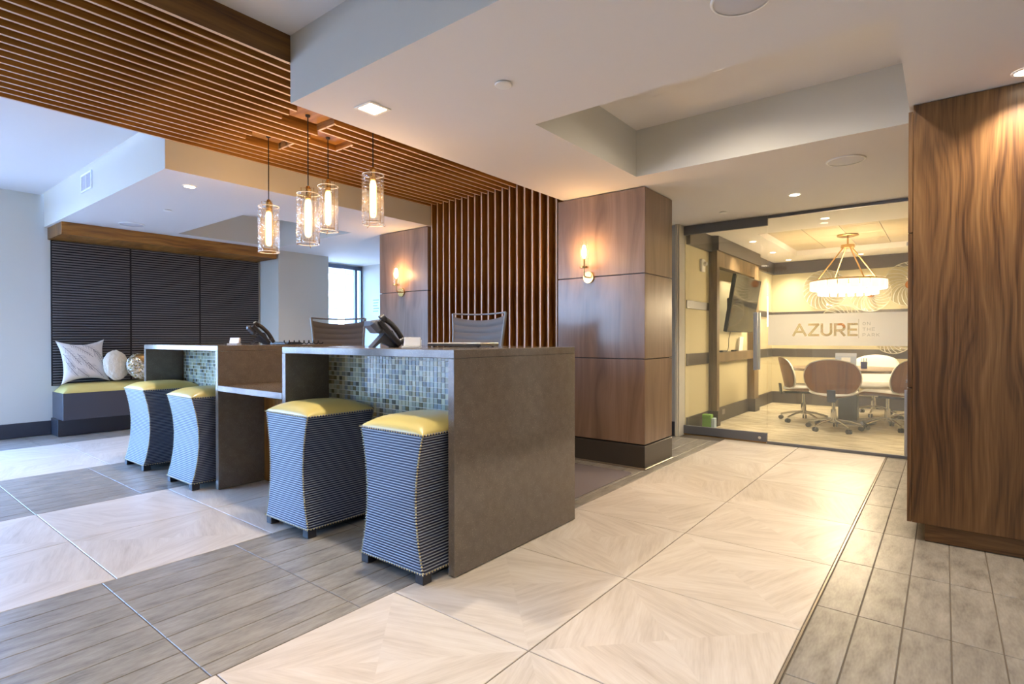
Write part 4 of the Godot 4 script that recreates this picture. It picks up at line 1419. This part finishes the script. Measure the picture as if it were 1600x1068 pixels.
func card_print() -> ImageTexture:
	return to_tex(128, 96, func(x: int, y: int) -> Color:
		if x > 36 and x < 92 and y > 14 and y < 66:
			return rgb(226, 228, 228) if (y < 24 or y > 34) else rgb(190, 200, 214)
		if y > 74:
			return rgb(214, 218, 228) if (x / 4 + y / 6) % 2 == 0 else rgb(130, 140, 170)
		return rgb(120, 136, 172) if ((x * 7 + y * 13) / 40) % 3 == 0 else rgb(172, 184, 208))

func conference_chair(label: String, at: Vector3, turn: float) -> Node3D:
	# faces +z in its own axes
	var c := thing("conference_chair", label, "chair", at, turn, "chairs at the conference table")
	var back := func(off: float, grow: float) -> Callable:
		return func(u: float, v: float) -> Vector3:
			var a := u * 2 - 1
			var b := v * 2 - 1
			# squircle outline
			var x: float = a * sqrt(max(0.0, 1 - b * b * 0.42))
			var y: float = b * sqrt(max(0.0, 1 - a * a * 0.42))
			x *= 0.30 + grow
			y *= 0.215 + grow
			var z: float = -0.25 - y * 0.22 + 0.55 * x * x + off
			return Vector3(x, 0.665 + y, z)
	var shell := Geo.new()
	shell.surf(20, 16, back.call(-0.012, 0.0), Vector3(0, 0.66, 2))
	shell.surf(20, 16, back.call(0.0, 0.0), Vector3(0, 0.66, -3))
	part(c, "back_shell", shell, M.veneer, "curved walnut veneer back")
	var pad := Geo.new()
	pad.surf(20, 16, back.call(0.001, 0.012), Vector3(0, 0.66, 2))
	var soft: Callable = back.call(0.0, 0.012)
	pad.surf(20, 16, func(u: float, v: float) -> Vector3:
		var e: float = pow(max(0.0, (1 - pow(u * 2 - 1, 4)) * (1 - pow(v * 2 - 1, 4))), 0.5)
		return soft.call(u, v) + Vector3(0, 0, 0.002 + 0.055 * e), Vector3(0, 0.66, -3))
	part(c, "back_pad", pad, M.hide, "white leather back pad")
	var seat := Geo.new()
	seat.surf(20, 20, func(u: float, v: float) -> Vector3:
		var a := u * 2 - 1
		var b := v * 2 - 1
		var x := a * sqrt(1 - b * b * 0.3) * 0.27
		var z := b * sqrt(1 - a * a * 0.3) * 0.26
		var e: float = pow(max(0.0, (1 - pow(a, 4)) * (1 - pow(b, 4))), 0.5)
		return Vector3(x, 0.44 + 0.06 * e + 0.5 * x * x - 0.25 * max(0.0, z - 0.12), z + 0.02), Vector3(0, 0, 0))
	part(c, "seat_pad", seat, M.hide, "white leather seat")
	var under := Geo.new()
	under.surf(20, 20, func(u: float, v: float) -> Vector3:
		var a := u * 2 - 1
		var b := v * 2 - 1
		var x := a * sqrt(1 - b * b * 0.3) * 0.272
		var z := b * sqrt(1 - a * a * 0.3) * 0.262
		var e: float = pow(max(0.0, (1 - a * a) * (1 - b * b)), 0.6)
		return Vector3(x, 0.438 - 0.03 * e + 0.5 * x * x - 0.25 * max(0.0, z - 0.12), z + 0.02), Vector3(0, 2, 0))
	part(c, "seat_shell", under, M.veneer)
	part(c, "back_bracket", Geo.new().box(Vector3(-0.045, 0.40, -0.275), Vector3(0.045, 0.55, -0.255), 0.004, Transform3D(Basis(Vector3.RIGHT, -0.1), Vector3(0, 0, 0.02))), M.black)
	part(c, "tilt_plate", Geo.new().box(Vector3(-0.05, 0.385, -0.25), Vector3(0.05, 0.41, 0.09), 0.006), M.black)
	part(c, "gas_lift", Geo.new().lathe([Vector2(0.02, 0.39), Vector2(0.02, 0.26), Vector2(0.03, 0.26), Vector2(0.03, 0.26), Vector2(0.034, 0.1), Vector2(0, 0.1)], 16), M.chrome)
	for k in 5:
		var an := TAU * k / 5 + 0.3
		var d := Vector3(cos(an), 0, sin(an))
		var leg := part(c, "base_leg", Geo.new().tube([d * 0.02 + Vector3.UP * 0.135, d * 0.16 + Vector3.UP * 0.115, d * 0.30 + Vector3.UP * 0.075], 0.0135, 8), M.chrome)
		var w := Geo.new()
		var s := d.cross(Vector3.UP)
		for q in [-1.0, 1.0]:
			w.cyl(d * 0.30 + Vector3.UP * 0.03 + s * q * 0.008, d * 0.30 + Vector3.UP * 0.03 + s * q * 0.026, 0.029, 0.027, 14)
		part(leg, "caster", w, M.slate_dark)
	return c

# ------------------------------------------------------------------ pendants and sconces
func build_lamps() -> void:
	var lab := ["glass cylinder pendant lamp hanging nearest the ribbed wall", "low hung glass pendant lamp over the shelf between the counters", "small higher glass pendant lamp over the rear of the low shelf", "high hung glass pendant lamp over the walkway counter"]
	var first: Node3D = null
	for k in 4:
		var q: Array = PENDANTS[k]
		var p := thing("pendant_lamp", lab[k], "pendant lamp", Vector3(q[0], q[2], q[1]), 0.3 * k, "hammered glass pendants over the counters")
		var up: float = 2.735 - q[2]
		part(p, "cord", Geo.new().tube([Vector3(0, 0.42, 0), Vector3(0, up - 0.01, 0)], 0.004, 8), M.black)
		part(p, "ceiling_cup", Geo.new().lathe([Vector2(0, up), Vector2(0.018, up), Vector2(0.018, up), Vector2(0.016, up - 0.012), Vector2(0, up - 0.014)], 20), M.backing)
		part(p, "socket", Geo.new().lathe([Vector2(0, 0.425), Vector2(0.012, 0.42), Vector2(0.02, 0.40), Vector2(0.021, 0.40), Vector2(0.021, 0.33), Vector2(0.021, 0.33), Vector2(0, 0.328)], 18), M.brass)
		var nz := noise(200 + k, 1.0, 2)
		var sh := Geo.new()
		for inner in [0.079, 0.074]:
			sh.surf(48, 40, func(u: float, v: float) -> Vector3:
				var an := TAU * u
				var y: float = 0.01 + v * 0.355
				var bump: float = nz.get_noise_3d(cos(an) * 5.0, y * 46.0, sin(an) * 5.0)
				var r: float = inner + 0.0045 * bump * smoothstep(0.0, 0.1, u) * smoothstep(1.0, 0.9, u)
				return Vector3(cos(an) * r, y, sin(an) * r), Vector3(0, 0.2, 0))
		var shade := part(p, "glass_shade", sh, M.shade_glass, "hammered clear glass cylinder")
		for yy in [0.01, 0.365]:
			var rim := []
			for a in 40:
				rim.append(Vector3(cos(TAU * a / 40) * 0.0765, yy, sin(TAU * a / 40) * 0.0765))
			part(shade, "rim", Geo.new().tube(rim, 0.0032, 6, true), M.rim_glass)
		var cage := Geo.new()
		for a in 3:
			var d := Vector3(cos(TAU * a / 3), 0, sin(TAU * a / 3))
			cage.tube([d * 0.02 + Vector3.UP * 0.405, d * 0.05 + Vector3.UP * 0.405, d * 0.05 + Vector3.UP * 0.012, d * 0.084 + Vector3.UP * -0.004, d * 0.084 + Vector3.UP * 0.01], 0.0022, 6)
		var cr := []
		for a in 30:
			cr.append(Vector3(cos(TAU * a / 30) * 0.05, 0.03, sin(TAU * a / 30) * 0.05))
		cage.tube(cr, 0.0022, 6, true)
		part(p, "wire_cage", cage, M.brass_dull)
		part(p, "bulb", Geo.new().lathe([Vector2(0, 0.055), Vector2(0.012, 0.058), Vector2(0.022, 0.072), Vector2(0.024, 0.1), Vector2(0.024, 0.295), Vector2(0.018, 0.322), Vector2(0, 0.33)], 18), M.bulb, "long glowing tube bulb")
		omni(Vector3(0, 0.19, 0), 0.22, WARM, 0.03, p)
	# sconces
	var sc: Node3D = null
	var spots := [[-2.60, "brass wall sconce with a clear glass tube on the column by the walkway", -4.457], [-5.235, "brass wall sconce with a clear glass tube on the column beyond the counters", -4.46]]
	for s in spots:
		var o := thing("wall_sconce", s[1], "sconce", Vector3(s[0], 1.71, s[2] + 0.0005), 0.0, "brass sconces on the columns")
		part(o, "backplate", Geo.new().cyl(Vector3(0, 0, 0), Vector3(0, 0, 0.016), 0.056, 0.054, 30), M.brass)
		part(o, "arm", Geo.new().tube([Vector3(0, 0, 0.016), Vector3(0, 0, 0.07), Vector3(0, 0.012, 0.085), Vector3(0, 0.08, 0.088)], 0.006, 10), M.brass)
		part(o, "cup", Geo.new().lathe([Vector2(0, 0.078), Vector2(0.04, 0.078), Vector2(0.04, 0.078), Vector2(0.04, 0.092), Vector2(0.04, 0.092), Vector2(0, 0.094)], 24, Vector3(0, 0, 0.088)), M.brass)
		part(o, "candle", Geo.new().cyl(Vector3(0, 0.094, 0.088), Vector3(0, 0.165, 0.088), 0.007, 0.007, 12), M.brass)
		var gs := Geo.new()
		gs.cyl(Vector3(0, 0.094, 0.088), Vector3(0, 0.32, 0.088), 0.039, 0.039, 28, false)
		part(o, "glass_tube", gs, M.shade_glass)
		part(o, "bulb", Geo.new().lathe([Vector2(0, 0.165), Vector2(0.01, 0.168), Vector2(0.021, 0.195), Vector2(0.021, 0.25), Vector2(0.012, 0.285), Vector2(0, 0.29)], 18, Vector3(0, 0, 0.088)), M.bulb_soft, "glowing bulb")
		omni(Vector3(0, 0.225, 0.088), 0.26, WARM, 0.02, o)

# ------------------------------------------------------------------ things on and behind the counters
func telephone(label: String, at: Vector3, turn: float) -> void:
	var o := thing("desk_telephone", label, "telephone", at, turn, "telephones on the counters")
	# faces +z (towards the clerk), stand at the back
	var side := PackedVector2Array([Vector2(-0.09, 0), Vector2(-0.055, 0), Vector2(0.02, 0.03), Vector2(0.055, 0), Vector2(0.075, 0), Vector2(-0.02, 0.105), Vector2(-0.05, 0.1)])
	part(o, "stand", Geo.new().slab(side, -0.05, 0.05, Transform3D(Basis(Vector3.UP, PI * 0.5), Vector3.ZERO)), M.slate)
	var b := Basis(Vector3.RIGHT, 0.85)
	var con := part(o, "console", Geo.new().box(Vector3(-0.1, -0.015, -0.1), Vector3(0.1, 0.015, 0.1), 0.008, Transform3D(b, Vector3(0, 0.085, 0.02))), M.slate_dark)
	part(con, "screen", Geo.new().box(Vector3(-0.03, 0.0155, -0.08), Vector3(0.08, 0.018, -0.02), 0.0, Transform3D(b, Vector3(0, 0.085, 0.02))), mat(rgb(120, 140, 150), 0.2))
	var keys := Geo.new()
	for i in 3:
		for j in 4:
			keys.box(Vector3(-0.02 + i * 0.028, 0.0155, 0.0 + j * 0.02), Vector3(0.0 + i * 0.028, 0.02, 0.013 + j * 0.02), 0.001, Transform3D(b, Vector3(0, 0.085, 0.02)))
	part(con, "keypad", keys, M.slate)
	var hs := Geo.new()
	var f := Transform3D(b, Vector3(0, 0.085, 0.02))
	var path := []
	for k in 13:
		var t := -1.0 + k / 6.0
		path.append(f * Vector3(-0.072, 0.03 + 0.018 * (1 - t * t), t * 0.098))
	hs.tube(path, 0.016, 12)
	hs.cyl(f * Vector3(-0.072, 0.018, -0.09), f * Vector3(-0.072, 0.045, -0.09), 0.026, 0.022, 18)
	hs.cyl(f * Vector3(-0.072, 0.018, 0.09), f * Vector3(-0.072, 0.045, 0.09), 0.026, 0.022, 18)
	part(o, "handset", hs, M.slate_dark)
	part(o, "top_shell", Geo.new().box(Vector3(-0.095, -0.055, -0.125), Vector3(0.095, -0.012, -0.03), 0.018, Transform3D(b, Vector3(0, 0.085, 0.02))), M.slate, "blue grey rear shell")

func card_stand(label: String, at: Vector3, turn: float) -> void:
	var o := thing("card_stand", label, "card holder", at, turn, "business card holders on the counters")
	part(o, "holder", Geo.new().box(Vector3(-0.05, 0.0005, -0.03), Vector3(0.05, 0.012, 0.03), 0.003), M.rim_glass)
	part(o, "back_plate", Geo.new().box(Vector3(-0.05, 0.012, -0.012), Vector3(0.05, 0.05, -0.008), 0.001, Transform3D(Basis(Vector3.RIGHT, -0.25), Vector3.ZERO)), M.rim_glass)
	part(o, "cards", Geo.new().box(Vector3(-0.045, 0.0125, -0.006), Vector3(0.045, 0.06, 0.008), 0.001, Transform3D(Basis(Vector3.RIGHT, -0.25), Vector3.ZERO)), M.paper, "stack of white cards")

func task_chair(label: String, at: Vector3, turn: float) -> void:
	# drafting height chair, faces +z in its own axes
	var c := thing("task_chair", label, "office chair", at, turn, "grey chairs behind the counters")
	var w := 0.265
	for s in [-1.0, 1.0]:
		var p := []
		for k in 9:
			var t := k / 8.0
			p.append(Vector3(s * (w - 0.015 * sin(PI * t)) * (1.0 + 0.08 * t), 0.75 + 0.62 * t, -0.2 - 0.13 * t - 0.03 * sin(PI * t)))
		part(c, "back_upright", Geo.new().tube(p, 0.014, 8), M.frame_grey)
	var top := []
	for k in 9:
		var t := -1.0 + k / 4.0
		top.append(Vector3(t * w * 1.08, 1.37 - 0.012 * (1 - t * t), -0.33 - 0.03 * (1 - t * t)))
	part(c, "top_rail", Geo.new().tube(top, 0.008, 8), M.frame_grey)
	var back := Geo.new()
	for side in [-1.0, 1.0]:
		back.surf(16, 56, func(u: float, v: float) -> Vector3:
			var a := u * 2 - 1
			var y: float = 0.76 + v * 0.58 - 0.035 * v * v * (1 - a * a)
			var t := (y - 0.75) / 0.62
			var rib: float = 0.007 * abs(sin(PI * 9.0 * v))
			return Vector3(a * (w - 0.006) * (1 + 0.08 * t), y, -0.2 - 0.13 * t - 0.03 * sin(PI * t) - 0.035 * (1 - a * a) + side * (0.006 + rib)), Vector3(0, 1.0, -0.27 - side * 3.0))
	part(c, "ribbed_back", back, M.mesh_grey, "grey ribbed back sling")
	var st := Geo.new()
	st.surf(16, 16, func(u: float, v: float) -> Vector3:
		var a := u * 2 - 1
		var b := v * 2 - 1
		return Vector3(a * 0.25, 0.70 + 0.045 * pow(max(0.0, (1 - pow(a, 6)) * (1 - pow(b, 6))), 0.4), b * 0.24), Vector3(0, 0, 0))
	st.face([Vector3(-0.25, 0.7, -0.24), Vector3(0.25, 0.7, -0.24), Vector3(0.25, 0.7, 0.24), Vector3(-0.25, 0.7, 0.24)], Vector3.DOWN)
	part(c, "seat", st, M.mesh_grey)
	part(c, "back_support", Geo.new().tube([Vector3(0, 0.67, 0), Vector3(0, 0.68, -0.2), Vector3(0, 0.8, -0.3)], 0.02, 10), M.frame_grey)
	part(c, "gas_lift", Geo.new().lathe([Vector2(0.05, 0.70), Vector2(0.03, 0.66), Vector2(0.022, 0.64), Vector2(0.022, 0.35), Vector2(0.03, 0.35), Vector2(0.034, 0.1), Vector2(0, 0.1)], 16), M.chrome)
	for k in 5:
		var an := TAU * k / 5 + 0.9
		var d := Vector3(cos(an), 0, sin(an))
		var leg := part(c, "base_leg", Geo.new().tube([d * 0.02 + Vector3.UP * 0.13, d * 0.28 + Vector3.UP * 0.08], 0.016, 8), M.chrome)
		part(leg, "caster", Geo.new().cyl(d * 0.28 + Vector3.UP * 0.034 - d.cross(Vector3.UP) * 0.02, d * 0.28 + Vector3.UP * 0.034 + d.cross(Vector3.UP) * 0.02, 0.028, 0.028, 14), M.black)

func build_desk_things() -> void:
	telephone("grey desk telephone with handset on the counter nearer the bench", Vector3(-4.55, TOP + 0.0005, -2.32), PI - 0.5)
	telephone("grey desk telephone with handset on the counter by the walkway", Vector3(-2.68, TOP + 0.0005, -2.13), PI - 0.4)
	card_stand("white cards in a clear stand on the counter nearer the bench", Vector3(-4.82, TOP, -2.24), 0.5)
	card_stand("white cards in a clear stand on the counter by the walkway", Vector3(-2.30, TOP, -2.03), 0.6)
	var lp := thing("laptop", "flat silver laptop lying closed on the walkway counter", "laptop", Vector3(-2.43, TOP + 0.0005, -2.58), 0.25)
	part(lp, "base", Geo.new().box(Vector3(-0.19, 0.004, -0.13), Vector3(0.19, 0.016, 0.13), 0.003), M.slate_dark)
	part(lp, "lid", Geo.new().box(Vector3(-0.19, 0.017, -0.13), Vector3(0.19, 0.025, 0.13), 0.003), M.steel)
	for a in [-1, 1]:
		for b in [-1, 1]:
			part(lp, "rubber_foot", Geo.new().cyl(Vector3(a * 0.16, 0, b * 0.1), Vector3(a * 0.16, 0.004, b * 0.1), 0.008, 0.008, 10), M.black)
	var pn := thing("pen_holder", "dark mesh pen holder beside the walkway counter telephone", "pen holder", Vector3(-2.47, TOP + 0.0005, -2.16))
	part(pn, "cup", Geo.new().lathe([Vector2(0, 0), Vector2(0.03, 0), Vector2(0.03, 0), Vector2(0.032, 0.055), Vector2(0.028, 0.055), Vector2(0.026, 0.006)], 18), M.slate_dark)
	var cd := thing("phone_cord", "black coiled phone cord lying across the counter nearer the bench", "cord", Vector3(-4.45, TOP + 0.0005, -2.55))
	var path := []
	for k in 150:
		var t := k / 149.0
		path.append(Vector3(-0.02 + 0.12 * t + 0.018 * cos(t * TAU * 8), 0.02 + 0.014 * sin(t * TAU * 8), -0.3 * t + 0.06))
	part(cd, "coil", Geo.new().tube(path, 0.005, 6), M.black)
	var kb := thing("keyboard", "flat black keyboard on the counter nearer the bench", "keyboard", Vector3(-4.72, TOP + 0.0005, -2.62), 0.1)
	part(kb, "case", Geo.new().box(Vector3(-0.2, 0, -0.07), Vector3(0.2, 0.016, 0.07), 0.004), M.black)
	part(kb, "keys", Geo.new().box(Vector3(-0.19, 0.016, -0.06), Vector3(0.19, 0.022, 0.06), 0.002), M.slate_dark)
	task_chair("grey ribbed task chair in front of the upright slats", Vector3(-3.20, 0, -3.30), 0.1)
	task_chair("grey ribbed task chair turned sideways in front of the far window", Vector3(-4.98, 0, -3.42), 1.05)

# ------------------------------------------------------------------ ceiling fittings
func downlight(label: String, at: Vector3, r: float, e: float, c: Color, square := false, angle := 58.0) -> void:
	var o := thing("recessed_downlight", label, "downlight", at, 0.0, "recessed downlights")
	if square:
		var f := Geo.new()
		for q in 4:
			f.box(Vector3(-r, -0.006, r - 0.018), Vector3(r - 0.018, -0.0005, r), 0.001, Transform3D(Basis(Vector3.UP, PI * 0.5 * q), Vector3.ZERO))
		part(o, "trim", f, M.white)
		part(o, "lens", Geo.new().box(Vector3(-r + 0.018, -0.004, -r + 0.018), Vector3(r - 0.018, -0.0008, r - 0.018)), M.lamp_disc)
	else:
		part(o, "trim", Geo.new().lathe([Vector2(r * 0.78, -0.006), Vector2(r, -0.005), Vector2(r, -0.0005)], 28), M.white)
		part(o, "lens", Geo.new().lathe([Vector2(0, -0.004), Vector2(r * 0.78, -0.004)], 28), M.lamp_disc)
	spot(at + Vector3(0, -0.012, 0), e, c, angle, r * 0.6)

func speaker(label: String, at: Vector3, r: float) -> void:
	var o := thing("ceiling_speaker", label, "speaker", at, 0.0, "round ceiling speakers")
	part(o, "rim", Geo.new().lathe([Vector2(r * 0.9, -0.008), Vector2(r * 0.96, -0.009), Vector2(r, -0.004), Vector2(r, -0.0005)], 36), M.white)
	part(o, "grille", Geo.new().lathe([Vector2(0, -0.009), Vector2(r * 0.5, -0.008), Vector2(r * 0.9, -0.005)], 36), M.grille)

func build_ceiling_things() -> void:
	downlight("square downlight in the dropped ceiling edge beside the slats", Vector3(-2.583, LOW, -1.988), 0.075, 3.0, SOFT, true, 65.0)
	downlight("round downlight in front of the glass conference room", Vector3(-1.09, LOW, -5.59), 0.055, 3.2, SOFT)
	downlight("round downlight above the walnut cabinet end", Vector3(0.31, LOW, -3.72), 0.055, 2.2, SOFT)
	downlight("round downlight at the middle of the deep ceiling recess", Vector3(-1.13, HIGH, -3.5), 0.055, 2.0, SOFT, false, 82.0)
	downlight("round downlight at the cabinet end of the deep ceiling recess", Vector3(-0.45, HIGH, -3.2), 0.055, 1.3, SOFT, false, 82.0)
	downlight("round downlight in the dropped ceiling beside the slat field and bench", Vector3(-5.15, LOW, -2.02), 0.055, 2.0, SOFT)
	downlight("round downlight in the high ceiling over the cream walkway", Vector3(-1.2, HIGH, -0.75), 0.06, 2.4, SOFT)
	downlight("round downlight in the high ceiling over the right hand planks", Vector3(0.55, HIGH, -0.75), 0.06, 3.0, SOFT)
	downlight("round downlight in the tray recess over the waiting bench", Vector3(-6.7, HIGH, -3.5), 0.06, 3.0, SOFT)
	downlight("round downlight in the high ceiling over the front of the walkway", Vector3(-1.2, HIGH, 1.2), 0.06, 3.2, SOFT, false, 68.0)
	downlight("round downlight in the high ceiling over the bench side floor", Vector3(-6.6, HIGH, -0.2), 0.06, 3.0, SOFT, false, 68.0)
	var k := 0
	var lb := ["conference room downlight just inside the glass", "conference room downlight nearest the door side wall", "conference room downlight beside the wood surround", "conference room downlight in the far television corner", "conference room downlight above the glass platters"]
	for p in [[-1.04, -6.9], [-2.07, -7.96], [-2.09, -9.17], [-2.08, -10.2], [-1.05, -10.2]]:
		downlight(lb[k], Vector3(p[0], LOW, p[1]), 0.05, 2.5, Color(1.0, 0.93, 0.80))
		k += 1
	speaker("round white ceiling speaker between the recess and the glass room", Vector3(-0.582, LOW, -4.75), 0.13)
	speaker("round white ceiling speaker in the dropped ceiling before the recess", Vector3(-0.625, LOW, -2.235), 0.115)
	speaker("round white ceiling speaker above the waiting bench", Vector3(-7.38, LOW, -2.27), 0.13)
	var labs := ["round white sprinkler cover beside the ceiling recess", "small white sprinkler cover near the glass door", "small white sprinkler cover above the bench side counter"]
	k = 0
	for p in [[-1.803, -2.218, 0.045], [-1.828, -5.9, 0.04], [-6.28, -2.25, 0.04]]:
		var o := thing("sprinkler_cover", labs[k], "sprinkler", Vector3(p[0], LOW, p[1]), 0.0, "sprinkler covers")
		part(o, "plate", Geo.new().lathe([Vector2(0, -0.012), Vector2(p[2] - 0.004, -0.012), Vector2(p[2], -0.009), Vector2(p[2], -0.004)], 26), M.white)
		part(o, "collar", Geo.new().cyl(Vector3(0, -0.0045, 0), Vector3(0, -0.0005, 0), p[2] * 0.8, p[2] * 0.8, 22), M.slate_dark)
		k += 1
	var v := thing("air_vent", "small white air vent grille in the dropped ceiling's side", "vent", Vector3(-6.73, 2.71, -1.69))
	var f := Geo.new()
	for q in [[-0.17, -0.09, 0.17, -0.07], [-0.17, 0.07, 0.17, 0.09], [-0.17, -0.07, -0.15, 0.07], [0.15, -0.07, 0.17, 0.07], [-0.008, -0.07, 0.008, 0.07]]:
		f.box(Vector3(q[0], q[1], 0.0005), Vector3(q[2], q[3], 0.012), 0.001)
	part(v, "frame", f, M.white)
	part(v, "duct_plate", Geo.new().box(Vector3(-0.15, -0.07, 0.0005), Vector3(0.15, 0.07, 0.002)), M.grille_dark)
	for q in 10:
		part(v, "louvre", Geo.new().box(Vector3(-0.149, -0.066 + q * 0.0135, 0.003), Vector3(0.149, -0.059 + q * 0.0135, 0.01)), M.grille)
